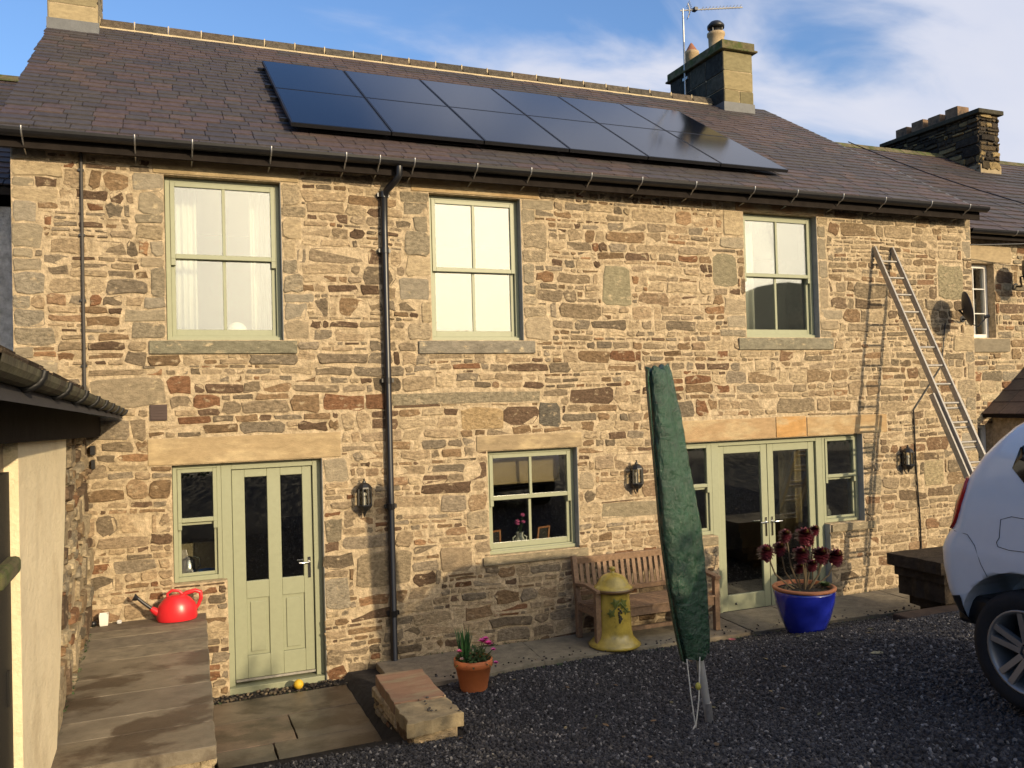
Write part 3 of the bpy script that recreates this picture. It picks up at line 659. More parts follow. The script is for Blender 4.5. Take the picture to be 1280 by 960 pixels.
# ------------------------------------------------------------------ what shows through the windows
def curtain(name, x0, x1, y, z0, z1, m, n=26, amp=.018):
    mb = MB(); vs = []
    for z in (z0, z1):
        for i in range(n+1): u = i/n; vs.append((x0+(x1-x0)*u, y+amp*math.sin(u*n*.95+z*.2)+amp*.5*math.sin(u*n*.41), z))
    mb.add(vs, [(i, i+1, n+2+i, n+1+i) for i in range(n)], smooth=True); return mb.build(name, m, None, solid=.004, org=((x0+x1)/2, y, z0))
M_CREAM = mat('cream_curtain', (.62, .48, .27), .9, var=.1, bump=.1)
for x0, x1, lb in ((.12, .34, 'white net curtain hanging at the left side of the far left upstairs window'), (.86, 1.05, 'white net curtain hanging at the right side of the far left upstairs window')):
    tag(curtain('curtain', x0, x1, .42, 3.38, 4.9, M_WHITEC), lb, 'curtain')
tag(curtain('curtain', 6.8, 7.2, .42, 3.42, 4.95, M_WHITEC), 'white curtain behind the rightmost upstairs window', 'curtain')
tag(curtain('curtain', 7.62, 7.98, .55, .6, 2.2, M_CREAM), 'cream curtain hanging behind the right french door', 'curtain')
b = MB(); b.box(3.4, 4.25, .30, .33, 1.78, 2.06); b.box(3.4, 4.25, .285, .345, 1.74, 1.78)
tag(b.build('roman_blind', mat('tan_blind', (.35, .25, .14), .9), None, org=(3.8, .3, 1.74)), 'tan blind half drawn behind the small downstairs window', 'blind')
b = MB(); b.ball((.70, .30, 3.455), .10, 20); b.v = b.v
g_ = thing('globe_lamp', (.70, .30, 3.352), 'round white globe lamp on the sill of the far left upstairs window', 'lamp')
b.build('shade', M_WHITE, g_); b = MB(); b.tube([(.70, .30, 3.352), (.70, .30, 3.37)], .045, 12); b.build('foot', M_WHITE, g_)
b = MB(); b.box(3.26, 4.33, .24, .5, .975, .999); b.box(.07, .54, .24, .7, .975, 1.029); b.box(8.0, 8.5, .24, .5, .94, .974); b.box(.05, 1.11, .23, .45, 3.33, 3.351); b.box(2.67, 3.71, .23, .45, 3.33, 3.351); b.box(6.75, 7.89, .23, .45, 3.37, 3.391)
b.build('inner_sills', M_WHITE, house)
v_ = thing('flower_vase', (3.745, .34, .999), 'white vase of pink flowers on the small downstairs window sill', 'vase')
b = MB(); b.lathe((3.745, .34, .999), [(0, 0), (.045, 0), (.06, .05), (.062, .09), (.035, .14), (.045, .18), (.04, .18)], 18); b.build('vase_body', M_WHITE, v_)
b = MB(); b.tube([(3.795, .34, 1.14), (3.83, .34, 1.12), (3.825, .34, 1.07), (3.80, .34, 1.05)], .007, 6); b.tube([(3.695, .34, 1.14), (3.66, .34, 1.12), (3.665, .34, 1.07), (3.69, .34, 1.05)], .007, 6); b.build('handle', M_WHITE, v_)
rg = random.Random(4); b = MB(); st = MB()
for i in range(7):
    p = (3.745+rg.uniform(-.06, .06), .34+rg.uniform(-.04, .04), 1.30+rg.uniform(-.05, .1)); st.tube([(3.745, .34, 1.15), p], .003, 5)
    for k in range(7): a = k*.9; b.ball((p[0]+.016*math.cos(a), p[1]+.016*math.sin(a), p[2]+.006*math.sin(k*2)), .014, 6)
st.build('stems', mat('leaf_green', (.05, .10, .03), .7, bump=.1), v_); b.build('petals', mat('pink_petal', (.55, .10, .28), .7, bump=.1), v_)
M_FR = mat('orange_wood', (.40, .15, .05), .55, bump=.1)
for x, tilt, lb, xx in ((3.45, .0, 'thin wooden photo frame at the left of the small downstairs window sill', 0), (4.04, .06, 'orange wooden photo frame leaning at the right of the vase', .03)):
    p_ = thing('photo_frame', (x, .36, .999), lb, 'picture frame'); b = MB()
    for a, c in (((-.075, 0), (-.06+xx, .2)), ((.06, 0), (.075+xx, .21)),): b.bar((x+a[0], .36, .999), (x+c[0], .40, .999+c[1]), .018, .018)
    b.bar((x-.07+xx, .40, 1.197), (x+.085+xx, .40, 1.207), .018, .018); b.bar((x-.075, .36, 1.008), (x+.065, .36, 1.008), .018, .018); b.build('frame', M_FR, p_)
    b = MB(); b.add([(x-.07, .365, 1.01), (x+.06, .365, 1.01), (x+.07+xx, .402, 1.2), (x-.06+xx, .402, 1.2)], [(0, 1, 2, 3)]); b.build('backing', mat('dark_card', (.03, .025, .02), .8), p_)
# kitchen things behind the side light
b = MB(); b.lathe((.20, .42, 1.029), [(0, 0), (.07, 0), (.075, .05), (.06, .16), (.03, .19), (0, .2)], 18); k_ = thing('kettle', (.20, .42, 1.029), 'steel kettle on the worktop behind the side light of the sage door', 'kettle'); b.build('body', M_CHROME, k_)
b = MB(); b.tube([(.26, .42, 1.07), (.31, .42, 1.12), (.30, .42, 1.2), (.24, .42, 1.22)], .009, 6); b.build('handle', M_BLACK, k_)
b = MB(); b.lathe((.37, .38, 1.029), [(0, 0), (.05, 0), (.085, .05), (.08, .055), (.05, .012), (0, .01)], 18); tag(b.build('bowl', mat('blue_plastic', (.05, .15, .5), .4, bump=.0), None, org=(.37, .38, 1.029)), 'small blue bowl on the worktop behind the side light', 'bowl')
b = MB(); b.box(.10, .52, .62, .64, 1.05, 1.32); tag(b.build('chopping_board', mat('pale_card', (.30, .23, .14), .8), None, org=(.3, .63, 1.03)), 'pale tan board standing behind the kettle', 'board')
for i, (x, h, r) in enumerate(((8.08, .16, .04), (8.17, .26, .035), (8.27, .18, .045))):
    b = MB(); b.lathe((x, .38, .974), [(0, 0), (r, 0), (r, h*.55), (r*.35, h*.75), (r*.35, h), (0, h)], 14)
    tag(b.build('bottle', M_WHITE, None, org=(x, .38, .974)), ['short white bottle at the left of the right side window sill', 'tallest white bottle of three behind the right side window', 'squat white bottle at the right of the right side window sill'][i], 'bottle', 'white bottles behind the side window')
# ------------------------------------------------------------------ wall lanterns
M_LGLASS = glass('lantern_glass', .08, .5, (.9, .9, .85))
def lantern(x, z, label):
    t = thing('wall_lantern', (x, 0, z), label, 'lantern', 'black lanterns on the house wall')
    b = MB(); b.lathe((x, -.012, z-.03), [(.0, 0), (.045, 0), (.045, .06), (0, .06)], 6); b.box(x-.03, x+.03, -.02, -.0, z-.11, z+.06); b.build('back_plate', M_IRON, t)
    b = MB(); b.tube([(x, -.01, z+.10), (x, -.06, z+.13), (x, -.095, z+.125)], .010, 8); b.tube([(x, -.01, z-.09), (x, -.05, z-.15), (x, -.095, z-.13)], .008, 8); b.tube([(x, -.01, z-.1), (x, -.03, z-.17), (x+.004, -.06, z-.205)], .007, 6); b.build('arm', M_IRON, t)
    c = (x, -.095, z); n = 8
    b = MB(); b.lathe(c, [(.012, .185), (.006, .17), (.016, .16), (.02, .145), (.05, .13), (.075, .10), (.078, .085), (.07, .085)], n, smooth=False, rot=.39); b.build('lantern_roof', M_IRON, t)
    b = MB(); b.lathe(c, [(.072, -.075), (.08, -.085), (.07, -.105), (.045, -.135), (.018, -.15), (.012, -.17), (.004, -.19)], n, smooth=False, rot=.39); b.build('lantern_base', M_IRON, t)
    b = MB()
    for k in range(n): a = 2*math.pi*k/n+.39; b.bar((x+.072*math.cos(a), -.095+.072*math.sin(a), z-.08), (x+.068*math.cos(a), -.095+.068*math.sin(a), z+.09), .011, .011)
    b.build('cage', M_IRON, t)
    b = MB(); b.lathe(c, [(.064, -.08), (.062, .09)], n, smooth=False, rot=.39); b.build('glazing', M_LGLASS, t)
    b = MB(); b.tube([(x, -.095, z-.1), (x, -.095, z-.0)], [.018, .015], 8); b.build('candle_tube', M_WHITE, t)
    b = MB(); b.ball((x, -.095, z+.025), .024, 10); b.build('bulb', M_WHITE, t); return t
lantern(1.87, 1.75, 'black wall lantern between the sage door and the black downpipe')
lantern(5.05, 1.77, 'black wall lantern beside the green covered pole')
lantern(9.24, 1.76, 'black wall lantern below the ladder at the right end of the wall')
# ------------------------------------------------------------------ shed on the left
shed = thing('stone_shed', (-2.5, -3, 0), 'low stone outbuilding at the left edge with rendered side and stone slate roof', 'shed')
SX = -.66
def shed_sheet():
    mb = MB(); wall_sheet(mb, -6.5, -.02, -.2, 2.6, [(-6.0, -.3, -4.37, 2.45)], SX-.4, SX, axis='x'); 
    mb.box(-5, SX-.41, -6.5, -6.2, -.2, 2.6); mb.box(-5, SX-.41, -.36, -.02, -.2, 2.6); mb.box(-5.2, -4.9, -6.19, -.37, -.2, 2.6); return mb
mb = shed_sheet(); mb.build('wall', M_MORT, shed)
rg = random.Random(17)
def PS(u, v, d): return (SX+d, -.02-u, v)
lay(bedded(3.5, 2.6, [], rg, (.08, .24)), PS, rg, shed, M_STONE, 90, joint=.012, proud=(.0, .05), jit=.2, cut=.4, warp=.05)
def rend():                                                     # render coat with a ragged edge towards the stone part
    mb = MB(); n = 26; top = []
    for i in range(n+1):
        z = -.2+2.78*i/n; y = -2.35-1.05*(1-min(1, max(0, (z-.3)/2.2)))**1.2+.06*noise.noise((z*3, 0, 0))+.03*noise.noise((z*11, 2, 0)); top.append((y, z))
    vs = [(SX+.058, y, z) for y, z in top]+[(SX+.058, -4.36, z) for y, z in top]+[(SX+.0, y+.015, z) for y, z in top]+[(SX-.32, -4.36, z) for y, z in top]
    m = n+1; f = []
    for i in range(n): f += [(i, m+i, m+i+1, i+1), (2*m+i, i, i+1, 2*m+i+1), (m+i, 3*m+i, 3*m+i+1, m+i+1)]
    mb.add(vs, f); mb.build('render_coat', mat('cream_render', (.80, .68, .45), .95, var=.10, vs=3, bump=.6, bs=16, bd=.03, col2=(.62, .50, .31), s2=2.2, t2=(.5, .75)), shed)
rend()
b = MB(); b.box(SX-.06, SX+.022, -5.98, -4.365, -.2, 2.44); b.box(SX+.022, SX+.03, -4.5, -4.47, 1.45, 1.6); sdoor = b.build('shed_door', mat('dark_door', (.008, .007, .006), .7, bump=.2), shed)
b = MB(); b.box(SX-.05, SX+.07, -4.85, -4.40, 2.0, 2.075); b.build('stone_ledge', M_MOSS, shed, bevel=.02)
def sp(y): return -.42-.012*(-y)      # eave x at y
E0 = (-.40, 2.70)
sl = .61; sca, ssa = math.cos(math.atan(sl)), math.sin(math.atan(sl))
b = MB()
P = [(E0[0]-s*sca-n*ssa*-1*-1, y, E0[1]+s*ssa+n*sca+.018*(-y)) for n in (-.10, -.03) for s in (.0, 5.2) for y in (-6.6, -.03)]
b.add(P, [(0, 2, 3, 1), (4, 5, 7, 6), (0, 1, 5, 4), (2, 6, 7, 3), (0, 4, 6, 2), (1, 3, 7, 5)])
sroof = b.build('roof', mat('roof_underlay', (.03, .027, .027), .9), shed)
rg = random.Random(31)
STC = [(.07, .055, .045), (.09, .07, .055), (.055, .045, .04), (.11, .085, .06)]
for r in range(13):
    s = -.04+r*.38; y = -.03
    while y > -6.6:
        w = rg.uniform(.3, .62); w = min(w, y+6.65); th = rg.uniform(.02, .035); c = rcol(rg, STC); b = MB(); ds = rg.uniform(-.02, .02)
        vs = []
        for n in (0, th):
            for ss, lift in ((s+ds, .03), (s+.5, 0.)):
                for yy in (y-.006, y-w+.006): q = -.03+n+lift; vs.append((E0[0]-ss*sca+q*ssa, yy, E0[1]+.012+ss*ssa+q*sca+.018*(-yy)))
        b.add(vs, [(0, 1, 3, 2), (4, 6, 7, 5), (0, 4, 5, 1), (2, 3, 7, 6), (0, 2, 6, 4), (1, 5, 7, 3)], c); b.build('stone_slate', M_STONE, sroof)
        y -= w
        if w < .05: break
M_GUT2 = mat('mossy_gutter', (.10, .095, .055), .7, var=.5, vs=14, bump=.3, col2=(.04, .03, .02), s2=8, t2=(.45, .6))
b = MB(); half_round(b, (-.365, -6.6, 2.83), (-.365, -.10, 2.70), .047); sg = b.build('gutter', M_GUT2, shed)
for i in range(9):
    y = -.18-i*.72 if i else -.12; z = 2.70+(-y)*.02; b = MB()
    b.tube([(-.365+.052*math.cos(t), y, z-.052*math.sin(t)) for t in [math.pi*(k/8) for k in range(9)]], .012, 6); b.tube([(-.415, y, z), (-.50, y, z-.02)], .011, 6); b.build('gutter_bracket', M_IRON, sg)
b = MB(); b.add([(x, y, z+.025*(-y)+(.0 if z > 2.5 else 0)) for z in (2.46, 2.64) for y in (-6.55, -.05) for x in (SX-.02, -.54)], [(0, 2, 3, 1), (4, 5, 7, 6), (0, 1, 5, 4), (2, 6, 7, 3), (0, 4, 6, 2), (1, 3, 7, 5)]); b.build('eaves_board', MATS['dark_timber'], shed)
b = MB(); b.box(-.625, -.585, -.09, -.0, 2.30, 2.38); b.box(-.62, -.59, -.07, 0, 2.17, 2.25); b.build('sensor_box', M_BLACK, shed)
# ------------------------------------------------------------------ raised flagged platform by the shed
plat = thing('flagged_platform', (-.15, -1.7, -.1), 'raised stone platform with long worn flags between shed and sage door', 'platform')
b = MB(); b.box(-.64, .22, -3.45, -.03, -.3, .69); b.build('core', M_MORT, plat)
rg = random.Random(8)
lay(bedded(3.42, .84, [], rg, (.09, .2)), lambda u, v, d: (.22+d, -3.45+u, -.15+v), rg, plat, M_STONE, 60, proud=(.005, .03), jit=.15)
lay(bedded(.86, .84, [], rg, (.09, .2)), lambda u, v, d: (-.64+u, -3.45-d, -.15+v), rg, plat, M_STONE, 40, proud=(.005, .03), jit=.15)
FLC = [(.235, .20, .15), (.20, .17, .13), (.25, .21, .15), (.17, .135, .10), (.22, .185, .135)]
def flag(parent, quad, z0, z1, col, rg, name='flagstone', m=None, bow=.004, gap=.007):
    n = 7; cx = sum(p[0] for p in quad)/4; cy = sum(p[1] for p in quad)/4; pts = []
    for i in range(4):
        a, c = quad[i], quad[(i+1) % 4]
        for k in range(n):
            t = k/n; x = a[0]+(c[0]-a[0])*t; y = a[1]+(c[1]-a[1])*t; d = math.hypot(x-cx, y-cy); x -= (x-cx)/d*gap; y -= (y-cy)/d*gap
            pts.append((x+rg.uniform(-1, 1)*bow, y+rg.uniform(-1, 1)*bow))
    N_ = len(pts); tx, ty = rg.uniform(-.004, .004), rg.uniform(-.004, .004)
    def zt(x, y): return z1+tx*(x-cx)+ty*(y-cy)
    v = [(x, y, z0) for x, y in pts]+[(x, y, zt(x, y)-.003) for x, y in pts]+[(x-math.copysign(.004, x-cx), y-math.copysign(.004, y-cy), zt(x, y)) for x, y in pts]
    f = [(i, (i+1) % N_, N_+(i+1) % N_, N_+i) for i in range(N_)]+[(N_+i, N_+(i+1) % N_, 2*N_+(i+1) % N_, 2*N_+i) for i in range(N_)]+[tuple(range(2*N_, 3*N_))]
    mb = MB(); mb.add(v, f, col); return mb.build(name, m or M_FLAG, parent)
ys_ = [-.03, -.37, -.62, -.98, -1.36, -1.80, -2.25, -2.72, -3.08, -3.5]
M_WET = mat('damp_flagstone', 'attr', .45, var=.35, vs=4.5, bump=.4, bs=45, bd=.01, spec=.5, col2=(.075, .055, .038), s2=1.7, t2=(.48, .56), stretch=(1, 1.3, 1))
for i in range(len(ys_)-1):
    a, c = ys_[i], ys_[i+1]; sk0 = 0 if i == 0 else sk; sk = rg.uniform(-.02, .02)
    flag(plat, [(-.655, c+sk), (.345-.028*-c+rg.uniform(-.006, .006), c), (.345-.028*-a+rg.uniform(-.006, .006), a), (-.655, a+sk0)], .692, .752+i*.0022, tuple(v*(.82 if i >= 4 else .92) for v in rcol(rg, FLC, .1)), rg, m=M_WET if i >= 4 else M_FLAG, bow=.004, gap=.0075)
# ------------------------------------------------------------------ paving by the door, kerb, path
pit = thing('door_paving', (.9, -1, -.1), 'sunken paved area of worn flags below the sage door', 'paving')
PC = [(.14, .115, .085), (.16, .125, .09), (.12, .10, .075), (.17, .12, .085)]
xs_ = [.33, .95, 1.60]
rows = [(-.22, -.80, [.33, 1.62]), (-.80, -1.42, [.33, .98, 1.62]), (-1.42, -1.93, [.33, .78, 1.62])]
for y1, y0, xx in rows:
    for a, c in zip(xx, xx[1:]): flag(pit, [(a, y0), (c, y0), (c, y1), (a, y1)], -.16, -.062+rg.uniform(-.006, .004), rcol(rg, PC, .1), rg, m=M_WET)
b = MB(); rg2 = random.Random(2)
for i in range(260):
    x = rg2.uniform(.34, 1.9); y = rg2.uniform(-.21, -.01); r = rg2.uniform(.006, .02)
    b.ball((x, y, -.075+r*.4), r, 6, rcol(rg2, [(.13, .10, .075), (.2, .16, .11), (.08, .07, .06)]), (1, 1, .7))
b.build('step_grit', M_STONE, pit, kind='stuff')
b = MB(); b.box(.33, 2.0, -.215, 0, -.2, -.078); b.build('grit_bed', M_SOIL, pit)
for a, c in ((.33, .62), (.62, 1.30), (1.31, 1.62)): flag(pit, [(a, -2.27), (c, -2.25), (c, -1.94), (a, -1.95)], -.15, -.01+rg.uniform(0, .012), rcol(rg, [(.25, .21, .15)], .08), rg, name='kerb_stone')
path = thing('flagged_path', (6, -.4, 0), 'narrow path of grey-brown flags along the foot of the house wall', 'path')
x = 1.95; edge = lambda x: -.76-.045*max(0, x-3.2) if x > 2.9 else -.9
while x < 10.2:
    w = rg.uniform(.62, .95); s1 = .10
    flag(path, [(x, edge(x)), (x+w, edge(x+w-.02)), (x+w+s1*.6, -.035), (x+s1*.6 if x > 2 else x, -.035)], -.08, .045+rg.uniform(-.005, .006), rcol(rg, [(.21, .185, .135), (.19, .165, .12), (.23, .19, .135)], .08), rg, bow=.006); x += w
# low wall end beside the steps
blkw = thing('low_wall', (1.9, -1.85, -.1), 'short low wall with a pink-brown sandstone cope beside the gravel', 'low wall')
b = MB(); b.box(1.68, 2.06, -2.36, -1.2, -.2, .20); b.build('core', M_MORT, blkw)
lay(bedded(.38, .40, [], rg, (.09, .16)), lambda u, v, d: (1.68+u, -2.36-d, -.18+v), rg, blkw, M_STONE, 12, proud=(.01, .035), jit=.2, pal=[(.42, .30, .15), (.38, .29, .18), (.33, .22, .11)])
lay(bedded(1.16, .40, [], rg, (.09, .16)), lambda u, v, d: (1.68-d, -1.2-u, -.18+v), rg, blkw, M_STONE, 20, proud=(.005, .03), jit=.2)
flag(blkw, [(1.655, -1.98), (2.09, -2.0), (2.11, -1.22), (1.68, -1.2)], .20, .30, (.25, .15, .10), rg, name='cope_stone', m=mat('pink_sandstone', 'attr', .7, var=.2, vs=5, bump=.3, col2=(.24, .185, .12), s2=2.5, t2=(.5, .6), stretch=(1, 3, 1)), bow=.007)
flag(blkw, [(1.64, -2.47), (2.10, -2.4), (2.09, -2.0), (1.655, -1.985)], .19, .295, (.30, .24, .145), rg, name='cope_stone', bow=.014)
# ------------------------------------------------------------------ gravel
def gravel():
    xs = [1.64+.1*i for i in range(92)]; ys = [-5.9+.1*i for i in range(52)]
    mb = MB(); nx = len(xs)
    mb.v = [(x, y, gz(x, y)+.006) for y in ys for x in xs]
    for j in range(len(ys)-1):
        for i in range(nx-1):
            x, y = xs[i]+.05, ys[j]+.05
            if y > edge(x)-.0 or (x < 2.12 and y > -2.42) or (x < 2.4 and y > -1.0): continue
            mb.f.append((j*nx+i, j*nx+i+1, (j+1)*nx+i+1, (j+1)*nx+i)); mb.c.append((.04, .04, .04)); mb.s.append(True)
    # strip in front of the kerb
    n0 = len(mb.v); xs2 = [.3+.1*i for i in range(15)]; ys2 = [-5.0+.1*i for i in range(28)]
    mb.v += [(x, y, gz(x, y)+.006) for y in ys2 for x in xs2]
    for j in range(len(ys2)-1):
        for i in range(len(xs2)-1): mb.f.append((n0+j*15+i, n0+j*15+i+1, n0+(j+1)*15+i+1, n0+(j+1)*15+i)); mb.c.append((.04,)*3); mb.s.append(True)
    o = mb.build('gravel', mat('gravel_bed', (.016, .015, .017), .95, var=.4, bump=.8, bs=60), kind='stuff')
    ng = bpy.data.node_groups.new('scatter_gravel', 'GeometryNodeTree'); ng.interface.new_socket('Geometry', in_out='INPUT', socket_type='NodeSocketGeometry'); ng.interface.new_socket('Geometry', in_out='OUTPUT', socket_type='NodeSocketGeometry')
    N = ng.nodes; L = ng.links; gi = N.new('NodeGroupInput'); go = N.new('NodeGroupOutput')
    dp_ = N.new('GeometryNodeDistributePointsOnFaces'); dp_.inputs['Density'].default_value = 1900; L.new(gi.outputs[0], dp_.inputs['Mesh'])
    ico = N.new('GeometryNodeMeshIcoSphere'); ico.inputs['Radius'].default_value = .0165; ico.inputs['Subdivisions'].default_value = 1
    iop = N.new('GeometryNodeInstanceOnPoints'); L.new(dp_.outputs['Points'], iop.inputs['Points']); L.new(ico.outputs[0], iop.inputs['Instance'])
    def rv(a, b_, t='FLOAT_VECTOR'):
        n = N.new('FunctionNodeRandomValue'); n.data_type = t; k = {'FLOAT_VECTOR': 0, 'FLOAT': 2}[t]; n.inputs[k].default_value = a; n.inputs[k+1].default_value = b_; return n.outputs[{'FLOAT_VECTOR': 0, 'FLOAT': 1}[t]]
    L.new(rv((0, 0, 0), (6.28, 6.28, 6.28)), iop.inputs['Rotation']); L.new(rv((.55, .4, .4), (1.7, 1.25, .95)), iop.inputs['Scale'])
    sa_ = N.new('GeometryNodeStoreNamedAttribute'); sa_.domain = 'INSTANCE'; sa_.data_type = 'FLOAT'; sa_.inputs['Name'].default_value = 'tone'; L.new(rv(0., 1., 'FLOAT'), sa_.inputs['Value']); L.new(iop.outputs[0], sa_.inputs['Geometry'])
    m = bpy.data.materials.new('gravel_chip'); m.use_nodes = True; nt = m.node_tree; bs_ = nt.nodes['Principled BSDF']; at = nt.nodes.new('ShaderNodeAttribute'); at.attribute_type = 'INSTANCER'; at.attribute_name = 'tone'
    cr = nt.nodes.new('ShaderNodeValToRGB'); e = cr.color_ramp.elements; e[0].position = 0; e[0].color = (.014, .014, .016, 1); e[1].position = 1; e[1].color = (.30, .28, .26, 1); q = e.new(.6); q.color = (.032, .031, .035, 1); q = e.new(.93); q.color = (.085, .08, .08, 1)
    nt.links.new(at.outputs['Fac'], cr.inputs[0]); nt.links.new(cr.outputs[0], bs_.inputs['Base Color']); bs_.inputs['Roughness'].default_value = .75
    sm = N.new('GeometryNodeSetMaterial'); sm.inputs['Material'].default_value = m; L.new(sa_.outputs[0], sm.inputs['Geometry'])
    j = N.new('GeometryNodeJoinGeometry'); L.new(gi.outputs[0], j.inputs[0]); L.new(sm.outputs[0], j.inputs[0]); L.new(j.outputs[0], go.inputs[0])
    md = o.modifiers.new('scatter', 'NODES'); md.node_group = ng
gravel()
# ------------------------------------------------------------------ ladder
ld = thing('ladder', (9.0, -2.0, gz(9, -2)), 'long aluminium extension ladder leaning on the right end of the house wall', 'ladder')
def lp(x, t, off=0.):      # t metres down from the top
    L_ = math.hypot(1, .468); return (x, -.035-t*.468/L_-off*1/L_, 4.55-t/L_-off*.468/L_*-1*-1)
for x in (8.85, 9.16):
    b = MB(); b.bar(lp(x, -.06), lp(x, 4.0), .026, .07, up=(0, -.2, 1)); b.build('fly_rail', M_ALU, ld)
for i in range(15):
    b = MB(); p = lp(8.85, .16+i*.262); q = lp(9.16, .16+i*.262); b.tube([p, q], .015, 8); b.build('rung', M_ALU, ld)
for x in (8.80, 9.21):
    b = MB(); b.bar(lp(x, 2.15, -.05), lp(x, 4.45, -.05), .026, .07, up=(0, -.2, 1)); b.build('base_rail', M_ALU, ld)
for i in range(8):
    b = MB(); p = lp(8.80, 2.35+i*.262, -.05); q = lp(9.21, 2.35+i*.262, -.05); b.tube([p, q], .015, 8); b.build('base_rung', M_ALU, ld)
# ------------------------------------------------------------------ satellite dishes
def dish(x, y, z, label, arm):
    t = thing('satellite_dish', (x, y, z), label, 'satellite dish', 'satellite dishes by the joint of the two houses')
    d = Vector((.80, -.58, .18)).normalized(); X = d.cross(Vector((0, 0, 1))).normalized(); Y = X.cross(d)
    mb = MB(); vs = []; n = 24
    for k in range(6):
        r = .24*k/5
        for j in range(n): a = 2*math.pi*j/n; p = Vector((x, y, z))+X*math.cos(a)*r*.92+Y*math.sin(a)*r+d*(r*r*.9); vs.append(p)
    mb.add(vs, [(k*n+j, k*n+(j+1) % n, (k+1)*n+(j+1) % n, (k+1)*n+j) for k in range(5) for j in range(n)], smooth=True)
    mb.build('reflector', mat('dark_mesh', (.035, .035, .04), .5, bump=.1), t, solid=.006)
    b = MB(); c = Vector((x, y, z)); f = c+d*.26-Y*.16; b.tube([c-Y*.2+d*.03, c-Y*.27+d*.12, f], .009, 6); b.tube([f-d*.04, f+d*.03], .022, 8); b.build('feed_arm', M_IRON, t)
    b = MB(); b.tube([c, c-d*.06, Vector(arm)+Vector((0, -.1, -.02)), arm], .014, 8); b.tube([Vector(arm)+Vector((0, -.012, 0)), arm], .05, 8); b.build('wall_bracket', M_IRON, t)
dish(10.13, -.30, 3.76, 'dark satellite dish with its arm fixed by the right corner of the house wall', (10.45, 0, 3.66))
# ------------------------------------------------------------------ neighbours
nb = thing('neighbour_house', (14, 4, 0), 'adjoining stone house at the right edge with slate roof and sooty chimney', 'house')
NH = [(10.93, 3.42, 11.5, 4.53), (10.95, 1.1, 11.36, 2.14)]
b = MB(); wall_sheet(b, 10.68, 17, -.3, 4.9, NH, .3, .6); b.box(16.7, 17, .61, 7.5, -.3, 4.9); b.box(10.75, 16.69, 7.2, 7.5, -.3, 4.9); b.box(10.7, 16.9, 2.2, 2.3, -.2, 4.8); b.build('wall', M_MORT, nb)
rg = random.Random(41)
lay(bedded(3.4, 5.1, [(h[0]-10.68-.0, h[1]+.3, h[2]-10.68, h[3]+.3) for h in NH]+[(.15, 3.5, 1.1, 3.71), (.1, 4.84, 1.2, 5.1)], rg), lambda u, v, d: (10.68+u, .3-d, -.3+v), rg, nb, M_STONE, 70, joint=.012, proud=(.004, .02))
b = MB(); b.box(10.85, 11.75, .27, .299, 3.21, 3.40, (.2, .17, .12)); b.build('window_sill', M_DRESS, nb); b = MB(); b.box(10.8, 11.85, .285, .299, 4.545, 4.79, (.36, .28, .17)); b.build('lintel', M_DRESS, nb)
for x0, z0, x1, z1, nx, nz, lb in ((10.935, 3.425, 11.495, 4.525, 2, 3, 'white barred upstairs window'), (10.955, 1.105, 11.355, 2.135, 1, 2, 'white downstairs window beside the porch')):
    f = MB(); ring(f, x0, x1, z0, z1, .42, .47, .055)
    for i in range(1, nx): x = x0+(x1-x0)*i/nx; f.box(x-.008, x+.008, .425, .45, z0+.055, z1-.055)
    for i in range(1, nz): z = z0+(z1-z0)*i/nz; f.box(x0+.055, x1-.055, .427, .449, z-.008, z+.008)
    w_ = f.build('window', M_WHITE, nb, bevel=.003, label=lb); pane(w_, x0+.055, x1-.055, .455, z0+.055, z1-.055)
ne0 = (.1, 4.97); nsl = 3.8/ca
b = MB(); P = [roofpt(x, s, n, ne0) for n in (-.09, -.022) for s in (-.02, nsl) for x in (10.66, 17.1)]
F6 = [(0, 2, 3, 1), (4, 5, 7, 6), (0, 1, 5, 4), (2, 6, 7, 3), (0, 4, 6, 2), (1, 3, 7, 5)]
b.add(P, F6); b.add([(x, 7.8-y, z) for x, y, z in P], F6); nroof = b.build('roof', MATS['roof_underlay'], nb)
slates(nroof, 10.64, 17.1, nsl, ne0, 150, random.Random(9), [tuple(v*.85 for v in c) for c in SLC], ex=.21, key=lambda q: q[0])
for i in range(16):
    b = MB(); x = 10.64+i*.42; P = [(xx, 3.9+y, 7.395+z) for xx in (x+.004, x+.414) for y, z in ((-.14, -.07), (-.02, .045), (.02, .045), (.14, -.07))]
    b.add(P, [(0, 1, 2, 3), (7, 6, 5, 4), (0, 4, 5, 1), (1, 5, 6, 2), (2, 6, 7, 3), (3, 7, 4, 0)], (.10, .09, .05)); b.build('ridge_tile', M_MOSS, nroof)
b = MB(); half_round(b, (10.7, .03, 4.96), (17, .03, 4.96), .06); g2 = b.build('gutter', M_BLACK, nb); b = MB(); b.box(10.7, 17, .1, .13, 4.84, 4.93); b.build('fascia', MATS['dark_timber'], nb)
for x in (11.6, 12.4):
    b = MB(); b.tube([(x, .03-.064*math.cos(t), 4.965-.064*math.sin(t)) for t in [math.pi*k/8 for k in range(9)]], .008, 6); b.build('gutter_bracket', M_GALV, g2)
SOOT = [(.05, .04, .03), (.035, .03, .025), (.07, .055, .035), (.24, .18, .09), (.10, .075, .045)]
c3 = chimney(nb, 14.7, 15.22, 3.0, 5.3, 6.9, 7.98, SOOT, M_DARKST, 44, courses=0)
b = MB(); b.box(14.62, 15.30, 2.93, 5.4, 7.981, 8.07); b.build('chimney_cap', mat('sooty_cap', (.05, .045, .03), .95, bump=.8, var=.4), c3, bevel=.015)
b = MB(); b.box(14.68, 15.24, 2.985, 5.32, 6.6, 7.0); b.build('chimney_footing', mat('footing_mortar', (.30, .24, .15), .9), c3)
